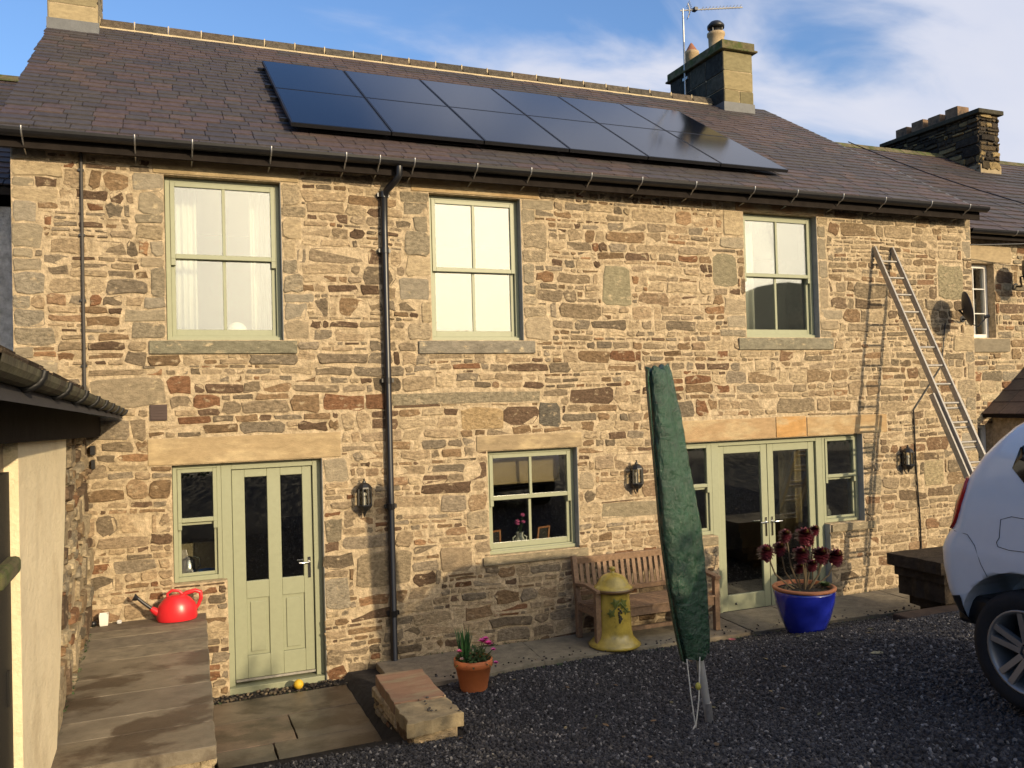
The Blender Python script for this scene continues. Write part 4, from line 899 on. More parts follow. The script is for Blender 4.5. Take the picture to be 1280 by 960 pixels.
for i in range(4):
    b = MB(); y = 3.55+i*.42; b.box(14.8, 15.12, y, y+.3, 8.05, 8.33-.03*(i % 2), (.2, .15, .1)); b.build('chimney_pot', mat('sooty_clay', (.20, .13, .08), .9, var=.4, bump=.5, col2=(.08, .06, .045), s2=5), c3, bevel=.012)
dish(11.78, .02, 4.31, 'dark satellite dish at the right edge under the neighbour gutter', (11.95, .3, 4.2))
# porch roof at the right edge
po = thing('porch', (12.2, -.5, 0), 'small slate roofed porch peeking over the white car', 'porch')
b = MB()
for s in (-1, 1): b.box(12.3+s*.85-.12, 12.3+s*.85+.12, -1.2, .28, -.2, 2.25)
b.box(11.57, 13.03, -1.2, -.98, -.2, 2.25); b.build('wall', M_MORT, po)
b = MB()
for s in (-1, 1):
    P = [(12.3+s*u, y, 3.12-.72*u+n) for n in (-.05, .0) for u in (0, 1.15) for y in (-1.35, .29)]
    b.add(P, F6)
b.build('roof_boards', MATS['dark_timber'], po)
for s in (-1, 1):
    for r in range(5):
        for k in range(6):
            b = MB(); u0 = 1.17-r*.23; u1 = max(0, u0-.3); y = -1.37+k*.278
            P = [(12.3+s*u, yy, 3.12-.72*u+n+(.02 if u == u0 else .004)) for n in (.0, .012) for u in (u0, u1) for yy in (y, y+.272)]
            b.add(P, F6, rcol(rg, SLC)); b.build('slate', M_SLATE, po)
# house to the left
nl = thing('left_neighbour_house', (-5, 4, 0), 'dark lower house with slate roof joining the left end', 'house')
b = MB(); b.box(-9, -1.24, 1.0, 7.6, -.3, 4.75); b.build('wall', M_DARKST, nl)
le0 = (.8, 4.92); lsl = 3.5/ca; b = MB(); P = [roofpt(x, s, n, le0) for n in (-.09, -.022) for s in (-.02, lsl) for x in (-9, -1.25)]
b.add(P, F6); b.add([(x, 2*4.3-y, z) for x, y, z in P], F6); lroof = b.build('roof', MATS['roof_underlay'], nl)
slates(lroof, -9, -1.25, lsl, le0, 90, random.Random(19), [tuple(v*.9 for v in c) for c in SLC], key=lambda q: -q[0])
for i in range(18):
    b = MB(); x = -1.26-i*.42; P = [(xx, 4.3+y, 7.17+z) for xx in (x-.414, x-.004) for y, z in ((-.14, -.07), (-.02, .045), (.02, .045), (.14, -.07))]
    b.add(P, [(0, 1, 2, 3), (7, 6, 5, 4), (0, 4, 5, 1), (1, 5, 6, 2), (2, 6, 7, 3), (3, 7, 4, 0)]); b.build('ridge_tile', M_MOSS, lroof)
# overhead cables
def cable(pts, label, r=.009):
    P = []
    for (a, c) in zip(pts, pts[1:]):
        for k in range(8): t = k/8; P.append(Vector(a).lerp(Vector(c), t)-Vector((0, 0, .06*math.sin(t*math.pi))))
    P.append(Vector(pts[-1])); b = MB(); b.tube(P, r, 5); tag(b.build('cable', M_BLACK, None, org=pts[0]), label, 'cable')
cable([(10.66, -.0, 4.72), (13.5, -.9, 4.9)], 'black cable running right from the house corner under the neighbour gutter')
cable([(11.7, 3.3, 7.25), (12.0, .0, 5.35), (14.5, -2.5, 4.9)], 'thin black wire crossing the neighbour slate roof')
b = MB(); b.tube([(9.45, -.02, 2.4), (9.46, -.02, 1.6), (9.5, -.02, .9), (9.5, -.02, .1)], .01, 6); b.tube([(10.1, -.02, 3.6), (10.0, -.02, 3.0), (9.45, -.02, 2.4)], .008, 6); tag(b.build('cable', M_BLACK, None, org=(9.45, -.02, 2.4)), 'black cable running down the wall below the satellite dish', 'cable')
# ------------------------------------------------------------------ garden bench
bn = thing('garden_bench', (4.95, -.4, .045), 'weathered teak garden bench against the wall behind the yellow urn', 'bench')
B0, B1, BF, BB, BZ = 4.18, 5.74, -.66, -.10, .05
for x in (B0, B1-.06):
    b = MB(); b.bar((x+.03, BF+.03, BZ), (x+.03, BF+.03, .64), .06, .06); b.build('front_leg', M_WOOD, bn, bevel=.004)
    b = MB(); b.bar((x+.03, -.18, BZ), (x+.03, -.18, .45), .058, .06); b.bar((x+.03, -.18, .43), (x+.03, -.085, .93), .058, .06); b.build('back_leg', M_WOOD, bn, bevel=.004)
    b = MB(); P = [(x-.01, BF-.03, .64), (x-.01, -.42, .665), (x-.01, -.16, .63)]
    for p, q in zip(P, P[1:]): b.bar((p[0]+.04, p[1], p[2]), (q[0]+.04, q[1], q[2]), .075, .035)
    b.build('armrest', M_WOOD, bn, bevel=.004)
    b = MB(); b.box(x+.01, x+.05, BF+.06, -.21, .36, .42); b.build('side_rail', M_WOOD, bn)
b = MB(); b.box(B0+.061, B1-.061, BF+.015, BF+.05, .33, .42); b.build('front_rail', M_WOOD, bn, bevel=.004)
b = MB(); b.box(B0+.061, B1-.061, BF+.1, BF+.13, .15, .19); b.build('stretcher', M_WOOD, bn)
for i in range(7):
    y = BF+.0+i*.073; b = MB(); b.box(B0+.02 if i else B0+.062, B1-.02 if i else B1-.062, y+.055*0, y+.058, .425, .443); b.build('seat_slat', M_WOOD, bn)
def bk(x, z, dy=0): return (x, -.18+(z-.43)*.19+dy, z)
b = MB(); b.bar(bk(B0+.06, .875), bk(B1-.06, .875), .035, .075, up=(0, -.19, 1)); b.build('top_rail', M_WOOD, bn, bevel=.005)
b = MB(); b.bar(bk(B0+.06, .53), bk(B1-.06, .53), .03, .05, up=(0, -.19, 1)); b.build('lower_rail', M_WOOD, bn)
n = 19
for i in range(n):
    x = B0+.11+(B1-B0-.22)*i/(n-1); b = MB(); b.bar(bk(x, .555), bk(x, .838), .042, .013, up=(0, 1, 0)); b.build('back_slat', M_WOOD, bn)
# ------------------------------------------------------------------ yellow urn
M_GLAZE = mat('yellow_glaze', (.44, .33, .06), .22, var=.3, vs=7, bump=.25, bs=14, bd=.015, spec=.6, coat=.4, col2=(.24, .19, .045), s2=11, t2=(.56, .75))
ur = thing('glazed_urn', (4.42, -.60, .045), 'tall yellow glazed pottery urn with domed lid standing before the bench', 'urn')
b = MB(); b.lathe((4.42, -.60, .045), [(0, .0), (.27, 0), (.285, .02), (.25, .05), (.205, .10), (.19, .17), (.185, .3), (.18, .45), (.175, .56), (.18, .6), (.16, .6)], 40); b.build('urn_body', M_GLAZE, ur)
b = MB(); b.lathe((4.42, -.60, .64), [(.15, -.02), (.205, -.015), (.215, .01), (.21, .03), (.19, .04), (.17, .06), (.15, .10), (.11, .145), (.05, .17), (.025, .175), (.022, .20), (.035, .215), (.03, .235), (0, .24)], 36); b.build('urn_lid', M_GLAZE, ur)
b = MB(); b.lathe((4.42, -.60, .64), [(.205, -.02), (.222, -.008), (.222, .018), (.205, .02)], 36); b.build('lid_rim', mat('brown_glaze', (.14, .08, .03), .3, bump=.1, coat=.3), ur)
rg = random.Random(77)
b = MB()
for i in range(17):                                             # raised bunch of grapes and leaves on the front
    u = rg.uniform(-1, 1); v = rg.uniform(0, 1); a = R(-96)+u*.16*(1-v*.7); z = .48-v*.16; b.ball((4.42+.185*math.cos(a), -.60+.185*math.sin(a), z), .014, 6)
b.build('grape_relief', mat('dark_glaze', (.05, .045, .03), .4, bump=.1), ur)
b = MB()
for (a0, z0, s) in ((-1.5, .52, .06), (-1.95, .53, .055), (-1.3, .44, .045), (-2.2, .42, .05)):
    P = []
    for k in range(10): t = k*2*math.pi/10; r_ = s*(1 if k % 2 else .55); a = a0+r_*math.cos(t)/.185; P.append((4.42+.19*math.cos(a), -.60+.19*math.sin(a), z0+r_*math.sin(t)))
    b.add([(4.42+.196*math.cos(a0), -.6+.196*math.sin(a0), z0)]+P, [(0, 1+k, 1+(k+1) % 10) for k in range(10)])
pts = [(4.42+.19*math.cos(a), -.6+.19*math.sin(a), .54-.12*abs(math.sin((a+1.7)*2.2))) for a in [-2.4+.12*k for k in range(13)]]; b.tube(pts, .008, 6)
b.build('leaf_relief', mat('green_glaze', (.13, .15, .035), .3, bump=.1, coat=.3), ur, solid=.004)
# ------------------------------------------------------------------ pots and plants
M_TC = mat('terracotta', (.55, .17, .06), .6, var=.1, bump=.15)
def leafcard(mb, p, d, l, w, col, bend=.25, n=3):
    d = Vector(d).normalized(); s = d.cross(Vector((0, 0, 1))); s = s.normalized() if s.length > .1 else Vector((1, 0, 0)); p = Vector(p); vs = []
    for i in range(n+1):
        t = i/n; c = p+d*l*t-Vector((0, 0, bend*l*t*t)); ww = w*math.sin(math.pi*min(.97, .12+t*.85))
        vs += [c-s*ww, c+s*ww]
    mb.add(vs, [(2*i, 2*i+1, 2*i+3, 2*i+2) for i in range(n)], col, True)
M_LEAF = mat('leaf', 'attr', .55, var=.2, bump=.1, bs=60, bd=.003, spec=.4)
tp_ = thing('terracotta_pot', (2.60, -1.22, gz(2.6, -1.22)+.01), 'small orange terracotta pot with pink flowers on the gravel edge', 'plant pot'); zt = gz(2.6, -1.22)+.01
b = MB(); b.lathe((2.60, -1.22, zt), [(0, 0), (.115, 0), (.125, .02), (.165, .22), (.178, .225), (.18, .29), (.165, .295), (.155, .24), (0, .24)], 30); b.build('pot', M_TC, tp_)
b = MB(); b.lathe((2.60, -1.22, zt), [(0, .25), (.158, .25)], 20); b.build('compost', M_SOIL, tp_)
fl = thing('pink_flower_plant', (2.60, -1.22, zt+.25), 'leafy plant with bright pink blooms growing in the terracotta pot', 'plant')
rg = random.Random(12); b = MB(); GR = [(.035, .075, .02), (.05, .10, .03), (.025, .055, .018), (.07, .11, .035)]
for i in range(420):
    a = rg.uniform(0, 6.28); r_ = .15*math.sqrt(rg.random()); p = (2.60+r_*math.cos(a), -1.22+r_*math.sin(a), zt+.25+rg.uniform(0, .15)*(1.1-r_/.2))
    leafcard(b, p, (math.cos(a), math.sin(a), rg.uniform(-.2, 1.2)), rg.uniform(.03, .065), rg.uniform(.008, .016), rg.choice(GR), .3, 2)
b.build('foliage', M_LEAF, fl)
b = MB()
for i in range(46):
    a = rg.uniform(0, 6.28); leafcard(b, (2.53+rg.uniform(-.03, .03), -1.2+rg.uniform(-.03, .03), zt+.26), (math.cos(a)*.25, math.sin(a)*.25, 1), rg.uniform(.22, .36), .008, rg.choice([(.03, .10, .03), (.04, .12, .035)]), .05, 3)
b.build('grassy_spike', M_LEAF, fl)
M_PINK = mat('magenta_petal', 'attr', .6, var=.1, bump=.05)
for k, (x, y, z, r_, c) in enumerate(((2.68, -1.27, .47, .05, (.70, .08, .35)), (2.735, -1.26, .44, .05, (.75, .09, .36)), (2.70, -1.30, .50, .035, (.65, .08, .33)), (2.44, -1.30, .42, .03, (.70, .15, .30)), (2.47, -1.28, .34, .025, (.75, .5, .5)), (2.80, -1.28, .26, .03, (.65, .09, .38)), (2.76, -1.33, .40, .03, (.70, .09, .35)))):
    b = MB()
    for i in range(16):
        a = i*2.4; u = i/16; leafcard(b, (x, y, zt+z-.03), (math.cos(a), math.sin(a)-.3, .4+u), r_*1.1, r_*.42, c, .2, 2)
    b.build('bloom', M_PINK, fl)
    b = MB(); b.tube([(2.60+(x-2.6)*.4, -1.22, zt+.25), (x, y, zt+z-.02)], .003, 5); b.build('stalk', MATS['leaf_green'], fl)
# blue pot with dark red rosettes
bz = gz(6.38, -1.3)+.005
bp_ = thing('blue_glazed_pot', (6.38, -1.3, bz), 'large cobalt blue glazed pot on the gravel before the french doors', 'plant pot')
b = MB(); b.lathe((6.38, -1.3, bz), [(0, 0), (.185, 0), (.20, .02), (.265, .18), (.31, .34), (.325, .44), (.315, .475), (.29, .47), (.28, .45), (0, .45)], 44); b.build('pot', mat('cobalt_glaze', (.012, .022, .30), .16, var=.15, bump=.05, spec=.6, coat=.7), bp_)
b = MB(); b.lathe((6.38, -1.3, bz), [(.305, .462), (.328, .468), (.335, .49), (.32, .502), (.295, .50), (.28, .465)], 44); b.build('rim', mat('bare_clay_rim', (.42, .17, .08), .7, bump=.2), bp_)
b = MB(); b.lathe((6.38, -1.3, bz), [(0, .475), (.285, .462)], 24); b.build('compost', M_SOIL, bp_)
ae_ = thing('succulent_plant', (6.38, -1.3, bz+.44), 'branching tree houseleek with dark red rosettes in the blue pot', 'plant')
RS = [(-.40, .1, .88, .14), (-.22, .0, 1.06, .11), (-.10, -.1, .86, .14), (.06, .02, 1.03, .15), (.13, .06, .98, .12), (.20, -.06, .82, .15), (.33, .04, .80, .12), (.44, -.02, .77, .15), (.0, -.14, .74, .10), (-.20, .12, .90, .12), (.26, .1, 1.06, .09), (.05, .12, .66, .09)]
rg = random.Random(6); st = MB()
for i, (dx, dy, dz, r_) in enumerate(RS):
    c = Vector((6.38+dx, -1.3+dy, bz+dz)); base = Vector((6.38+dx*.15, -1.3+dy*.3, bz+.44)); mid = Vector((6.38+dx*.75, -1.3+dy, bz+.44+(dz-.44)*.45))
    st.tube([base, base.lerp(mid, .5)+Vector((0, 0, -.01)), mid, c], [.012, .010, .008, .009], 6)
    b = MB(); ax = Vector((dx*.8, -.75, .75)).normalized(); X = ax.cross(Vector((0, 1, 0))).normalized(); Y = ax.cross(X)
    for k in range(84):
        a = k*2.39996; u = k/84; rr_ = 1.15*r_*(1-u*.7); d = (X*math.cos(a)+Y*math.sin(a)+ax*(-.55+2.5*u*u)).normalized()
        col = (.085, .010, .018) if u < .8 else ((.16, .03, .03) if u < .9 else (.14, .12, .03)); leafcard(b, c+ax*.04*u, d, rr_*.8, rr_*.33, col, -.12, 3)
    b.build('rosette', M_LEAF, ae_, label='green rosette at the top' if i == 10 else None)
st.build('stems', mat('grey_stem', (.16, .12, .07), .8, bump=.4), ae_)
b = MB()
for k in range(40):
    a = k*2.4; u = k/40; leafcard(b, (6.58, -1.4, bz+.49), (math.cos(a), math.sin(a), .2+1.4*u), .09*(1-.6*u), .022, (.09, .13, .045), -.1, 3)
b.build('low_rosette', M_LEAF, ae_)
b = MB()
for k in range(60): a = rg.uniform(0, 6.28); leafcard(b, (6.38+.2*math.cos(a), -1.3+.2*math.sin(a), bz+.46), (rg.uniform(-1, 1), rg.uniform(-1, 1), .5), .06, .012, rg.choice([(.12, .07, .04), (.07, .08, .03), (.16, .10, .06)]), .3, 2)
b.build('dry_leaves', M_LEAF, ae_)
# ------------------------------------------------------------------ covered rotary airer
gzb = gz(3.63, -3.45)
ra = thing('covered_clothes_airer', (3.63, -3.45, gzb), 'leaning grey pole with folded airer under a creased dark green cover', 'clothes airer')
top = Vector((3.29, -3.44, 2.9)); bot = Vector((3.53, -3.44, .80)); ax = (bot-top).normalized()
b = MB(); b.tube([top+ax*.1, Vector((3.555, -3.44, .86)), Vector((3.635, -3.45, gzb-.05))], .028, 12); b.build('pole', mat('pale_grey_metal', (.42, .42, .41), .45, .3, bump=.05), ra)
b = MB(); b.tube([Vector((3.612, -3.45, gzb+.16)), Vector((3.632, -3.45, gzb-.06))], .03, 12); b.build('ground_socket', M_GALV, ra)
def cover():
    mb = MB(); n = 72; m = 90; prof = [(0, .085), (.03, .098), (.1, .106), (.3, .124), (.55, .148), (.72, .146), (.86, .135), (.95, .12), (1., .108)]
    X = ax.cross(Vector((0, 1, 0))).normalized(); Y = X.cross(ax).normalized(); vs = []
    for i in range(m+1):
        t = i/m; w = lerp_tab(prof, t); c = top.lerp(bot, t)
        for j in range(n):
            a = 2*math.pi*j/n; cs, sn = math.cos(a), math.sin(a)
            ed = math.copysign(abs(cs)**.8, cs); dp_ = math.copysign(abs(sn)**.9, sn)*(.62+.1*math.sin(t*4))
            f = 1+.10*math.sin(3*a+2.1*math.sin(t*3.1)+1)+.06*noise.noise((a*2.2 if a < math.pi else (2*math.pi-a)*2.2, t*7, 1.))+.055*noise.noise((cs*4, sn*4, t*22))+.03*noise.noise((cs*9, sn*9, t*46))+.02*noise.noise((cs*3, sn*20, t*70))*(1 if 4.2 < a < 6 else .4)
            # deep lengthwise fold on the front right
            f -= .16*math.exp(-((a-5.15)/.16)**2)*(1-.5*t)
            e = .0
            if i == m: f *= 1+.1*math.sin(5*a)
            z = .02*math.sin(4*a+1)*(1 if i in (0, m) else 0)
            vs.append(c+X*ed*w*f+Y*dp_*w*f+ax*z)
    mb.add(vs, [(i*n+j, (i+1)*n+j, (i+1)*n+(j+1) % n, i*n+(j+1) % n) for i in range(m) for j in range(n)], smooth=True)
    k = len(mb.v); mb.v += [tuple(top+ax*.02)]; mb.f += [(k, j, (j+1) % n) for j in range(n)]; mb.c += [(.5,)*3]*n; mb.s += [True]*n
    mt = mat('green_tarpaulin', (.009, .050, .022), .24, var=.2, vs=9, bump=1., bs=15, bd=.032, spec=.8, detail=3, coat=0)
    c_ = mb.build('cover', mt, ra)
    b = MB(); P = [top.lerp(bot, i/30)+X*lerp_tab(prof, i/30)*-1.04 for i in range(31)]
    for p, q in zip(P, P[1:]): b.bar(p, q, .012, .03)
    b.build('cover_seam', mt, c_)
cover()
b = MB(); P = Vector((3.39, -3.54, .83)); Q = Vector((3.42, -3.58, .36)); S_ = Vector((3.50, -3.54, .83))
b.tube([P, P.lerp(Q, .5)+Vector((-.01, -.01, -.01)), Q], .005, 6); b.tube([S_, S_.lerp(Q, .6)+Vector((.012, 0, -.01)), Q], .005, 6)
b.tube([Q+Vector((.0, 0, .02)), Q+Vector((-.03, -.0, -.02)), Q+Vector((-.045, -.02, -.045)), Q+Vector((-.01, -.01, -.06)), Q+Vector((.0, 0, -.02))], .005, 6)
b.build('draw_cord', mat('white_cord', (.6, .58, .52), .8, bump=.3), ra)
b = MB(); b.ball(S_.lerp(Q, .42), .022, 10, sc=(1, .8, 1.25)); b.build('cord_toggle', mat('yellow_tag', (.42, .38, .08), .5), ra)
# ------------------------------------------------------------------ watering can, block, ball
wc = thing('watering_can', (.12, -.20, .757), 'red plastic watering can with black spout on the flagged platform', 'watering can')
M_RED = mat('red_plastic', (.62, .022, .03), .32, var=.04, bump=.02, spec=.5)
b = MB(); vs = []; prof = [(0, .170, .125), (.02, .178, .13), (.08, .175, .128), (.14, .16, .115), (.19, .12, .095), (.215, .08, .07), (.225, .04, .04)]; n = 28
for z, rx, ry in prof:
    for j in range(n): a = 2*math.pi*j/n; vs.append((.08+rx*math.cos(a), -.2+ry*math.sin(a), .757+z))
b.add(vs, [(i*n+j, i*n+(j+1) % n, (i+1)*n+(j+1) % n, (i+1)*n+j) for i in range(len(prof)-1) for j in range(n)]+[tuple((len(prof)-1)*n+j for j in range(n))], smooth=True)
b.build('can_body', M_RED, wc)
b = MB(); b.tube([(.0, -.2, .94), (.0, -.2, 1.0), (.04, -.2, 1.025), (.10, -.2, 1.015), (.14, -.2, .97)], .013, 8); b.build('filler_hoop', M_RED, wc)
b = MB(); b.tube([(.10, -.2, .95), (.16, -.2, .99), (.24, -.2, 1.005), (.285, -.2, .985), (.29, -.2, .93), (.265, -.2, .87), (.235, -.2, .83)], [.02, .02, .02, .02, .018, .016, .016], 10); b.build('handle', M_RED, wc)
b = MB(); b.tube([(-.06, -.2, .82), (-.11, -.2, .855), (-.14, -.2, .88)], [.04, .032, .022], 12); b.build('spout_root', M_RED, wc)
b = MB(); b.tube([(-.13, -.2, .873), (-.20, -.2, .935), (-.25, -.2, .985)], .015, 10); b.tube([(-.25, -.2, .98), (-.285, -.2, 1.0)], [.018, .036], 12); b.build('spout', M_BLACK, wc)
b = MB(); b.lathe((-.535, -.12, .757), [(0, 0), (.045, 0), (.05, .02), (.055, .105), (.05, .108), (.045, .03), (0, .03)], 4, smooth=False, rot=.78); tag(b.build('white_tub', M_WHITE, None, bevel=.006, org=(-.53, -.12, .757)), 'small white square tub at the back left of the flagged platform', 'tub')
b = MB(); b.lathe((-.625, -.10, .757), [(0, 0), (.03, 0), (.032, .04), (.0, .045)], 10); tag(b.build('black_lid', M_BLACK, None, org=(-.62, -.1, .757)), 'small black lid beside the white tub on the platform', 'lid')
b = MB(); b.box(-.43, -.39, -.13, -.11, .757, .79); tag(b.build('pebble', M_DARKST, None, bevel=.008, org=(-.41, -.12, .757)), 'small dark stone chip to the right of the white tub', 'stone')
b = MB(); b.box(-.42, -.2, -.79, -.765, .759, .763); 
b = MB(); b.ball((1.17, -.125, -.028), .048, 20); tag(b.build('ball', mat('yellow_rubber', (.62, .40, .03), .55, bump=.2, bs=80), None, org=(1.17, -.125, -.076)), 'small yellow ball lying before the sage door sill', 'ball')
# weeds at the foot of walls, stray chips and leaf litter
rg = random.Random(90); b = MB()
for (x0, y0, x1, y1, n_, z_) in ((2.0, -.05, 4.1, -.04, 40, .045), (-.63, -.1, -.63, -3.3, 60, .755), (.34, -.23, 1.6, -.23, 30, -.08), (8.0, -.05, 9.8, -.05, 20, .04), (.34, -1.95, 1.6, -1.95, 30, -.06), (2.3, -.88, 8.6, -1.0, 60, .02), (1.66, -1.3, 1.66, -2.3, 18, -.05)):
    for i in range(n_):
        t = rg.random()+.12*rg.choice([0, 1]); cx, cy = x0+(x1-x0)*t+rg.uniform(-.02, .02), y0+(y1-y0)*t+rg.uniform(-.02, .02)
        for k in range(rg.randint(2, 5)): a = rg.uniform(0, 6.28); leafcard(b, (cx, cy, z_), (math.cos(a), math.sin(a), rg.uniform(.6, 2)), rg.uniform(.015, .05), rg.uniform(.002, .006), rg.choice(GR), .3, 2)
tag(b.build('weeds', M_LEAF, None, kind='stuff'), 'tiny weeds and moss in the joints along wall foot and paving', 'weeds')
b = MB()
for i in range(150):
    x = rg.uniform(2.2, 9.3); y = edge(x)+abs(rg.gauss(0, .12)); r = rg.uniform(.006, .014); b.ball((x, y, .048+r*.5), r, 6, rg.choice([(.04, .04, .045), (.09, .085, .085), (.02, .02, .022)]), (1.2, 1, .7))
for i in range(60):
    x = rg.uniform(.4, 2.1); y = -2.2+rg.uniform(-.06, .3) if x < 1.6 else rg.uniform(-2.4, -1.9); r = rg.uniform(.006, .013); b.ball((x, y, (0. if y < -1.94 else -.055)+r*.5+(.3 if x > 1.66 else 0)), r, 6, rg.choice([(.04, .04, .045), (.09, .085, .085)]), (1.2, 1, .7))
tag(b.build('stray_chips', M_STONE, None, kind='stuff'), 'stray gravel chips kicked onto the path and kerb', 'gravel')
b = MB()
for i in range(46):
    x = rg.uniform(1.9, 8.2); y = rg.uniform(-4.6, -1.1); a = rg.uniform(0, 6.28)
    if x < 2.3 and y > -2.5: continue
    leafcard(b, (x, y, gz(x, y)+.03), (math.cos(a), math.sin(a), rg.uniform(-.1, .3)), rg.uniform(.03, .07), rg.uniform(.01, .02), rg.choice([(.16, .09, .04), (.10, .06, .03), (.20, .15, .07), (.09, .09, .04)]), .2, 2)
tag(b.build('leaf_litter', M_LEAF, None, kind='stuff'), 'scattered small dead leaves on the dark gravel', 'leaves')
# fallen leaf and petals
b = MB(); leafcard(b, (5.26, -3.36, gz(5.26, -3.36)+.035), (1, -.25, .05), .13, .035, (.22, .22, .14), .05); tag(b.build('fallen_leaf', M_LEAF, None, org=(5.26, -3.36, gz(5.26, -3.36))), 'pale fallen leaf on the dark gravel right of the green cover', 'leaf')
b = MB(); z = gz(5.66, -.98)
for k in range(9): a = k*.7; leafcard(b, (5.64, -1.0, z+.03), (math.cos(a), math.sin(a), .5), .05, .02, (.28, .05, .08), .2, 2)
tag(b.build('fallen_rosette', M_LEAF, None, org=(5.64, -1.0, z)), 'small fallen pink rosette on the path edge beside the bench leg', 'rosette')
# ------------------------------------------------------------------ stone planter behind the car
tz = gz(8.25, -1.6)
tr = thing('stone_stack', (8.25, -1.6, tz), 'stack of dark rough stone slabs narrowing to a foot between wall and white car', 'stone stack')
M_PL = mat('dark_gritstone', (.055, .042, .03), .9, var=.4, vs=9, bump=.8, bs=25, bd=.03, spec=.15)
rg = random.Random(55)
for nm, x0, x1, y0, y1, z0, z1 in (('top_slab', 7.66, 8.75, -1.98, -1.2, .53, .66), ('middle_stone', 7.72, 8.7, -1.93, -1.24, .42, .53), ('lower_stone', 7.76, 8.62, -1.9, -1.27, .20, .42), ('tapered_stone', 7.86, 8.5, -1.84, -1.3, .08, .21), ('foot_stone', 7.98, 8.5, -1.8, -1.35, -.12, .085)):
    flag(tr, [(x0, y0), (x1, y0), (x1, y1), (x0, y1)], tz+z0, tz+z1, (.5, .5, .5), rg, name=nm, m=M_PL, bow=.018)
b = MB(); b.box(7.05, 7.95, -2.3, -1.85, gz(7.4, -2)-.1, gz(7.4, -2)+.05); tag(b.build('stone_slab', mat('red_brown_stone', (.055, .036, .026), .9, var=.3, bump=.6), None, bevel=.02, org=(7.45, -2, gz(7.4, -2))), 'low reddish brown stone slab on the gravel before the dark stone stack', 'stone slab')
# ------------------------------------------------------------------ car
car = thing('parked_car', (5.5, -6.7, .77), 'white estate car with red rear lamp parked at the right edge', 'car')
M_CAR = mat('white_car_paint', (.74, .76, .80), .28, var=.02, bump=0, spec=.5, coat=.8)
LV = [(.40, .12, 4.12, .80), (.50, .02, 4.22, .86), (.62, -.03, 4.26, .885), (.78, -.06, 4.28, .895), (.90, -.06, 4.26, .90), (.97, -.03, 4.2, .895), (1.05, .03, 4.02, .893), (1.12, .045, 3.55, .89), (1.2, .06, 3.1, .883), (1.35, .12, 2.88, .865), (1.5, .22, 2.66, .84), (1.6, .31, 2.5, .81), (1.69, .40, 2.35, .77), (1.76, .52, 2.2, .71), (1.80, .68, 2.1, .62), (1.825, .95, 1.9, .42)]
def lvl(z):
    for a, c in zip(LV, LV[1:]):
        if z <= c[0]: k = max(0, (z-a[0])/(c[0]-a[0])); return tuple(a[i]+(c[i]-a[i])*k for i in (1, 2, 3))
    return LV[-1][1:]
def hw(u, z):        # half width of the body at distance u from the rear and height z
    ur_, uf, w = lvl(z); r = .13
    if u < ur_+r: t = (ur_+r-max(u, ur_))/r; return w-.17*(1-math.sqrt(max(0, 1-t*t)))*.9
    if u > uf-.5: t = (u-(uf-.5))/.5; return w-.45*(1-math.sqrt(max(0, 1-min(1, t)**2)))
    return w
def cpt(u, s, z): return (5.52+s, -4.63-u, .77+z)
def carbody():
    mb = MB(); K = 60
    rings = []
    zs = [.40+.02908*i for i in range(50)]
    for z in zs:
        ur_, uf, w = lvl(z); ring_ = []
        us = [ur_+(uf-ur_)*(.5-.5*math.cos(math.pi*k/K)) for k in range(K+1)]
        for u in us: ring_.append(cpt(u, -hw(u, z), z))
        for u in us[::-1]: ring_.append(cpt(u, hw(u, z), z))
        rings.append(ring_)
    n = len(rings[0]); 
    for r_ in rings: mb.v += r_
    for i in range(len(rings)-1):
        for j in range(n): mb.f.append((i*n+j, (i+1)*n+j, (i+1)*n+(j+1) % n, i*n+(j+1) % n)); mb.c.append((.5,)*3); mb.s.append(True)
    mb.f.append(tuple(range(n))); mb.f.append(tuple(range((len(rings)-1)*n, len(rings)*n))[::-1]); mb.c += [(.5,)*3]*2; mb.s += [True, True]
    o = mb.build('car_body', M_CAR, car)
    cut = []
    for u in (.55, 3.17):
        for s in (-1, 1):
            c_ = MB(); cc = cpt(u, s*.75, .37); m_ = 40
            c_.add([(cc[0]+dx, cc[1]+.455*math.cos(2*math.pi*k/m_), cc[2]+.455*math.sin(2*math.pi*k/m_)) for dx in (-.28, .28) for k in range(m_)], [(k, (k+1) % m_, m_+(k+1) % m_, m_+k) for k in range(m_)]+[tuple(range(m_))[::-1], tuple(range(m_, 2*m_))])
            q = c_.build('cutter', M_BLACK, None); cut.append(q); bo = o.modifiers.new('b', 'BOOLEAN'); bo.operation = 'DIFFERENCE'; bo.object = q; bo.solver = 'EXACT'
    bpy.context.view_layer.update()
    me = bpy.data.meshes.new_from_object(o.evaluated_get(bpy.context.evaluated_depsgraph_get())); o.modifiers.clear(); o.data = me
    for q in cut: bpy.data.objects.remove(q)
    return o
body = carbody()
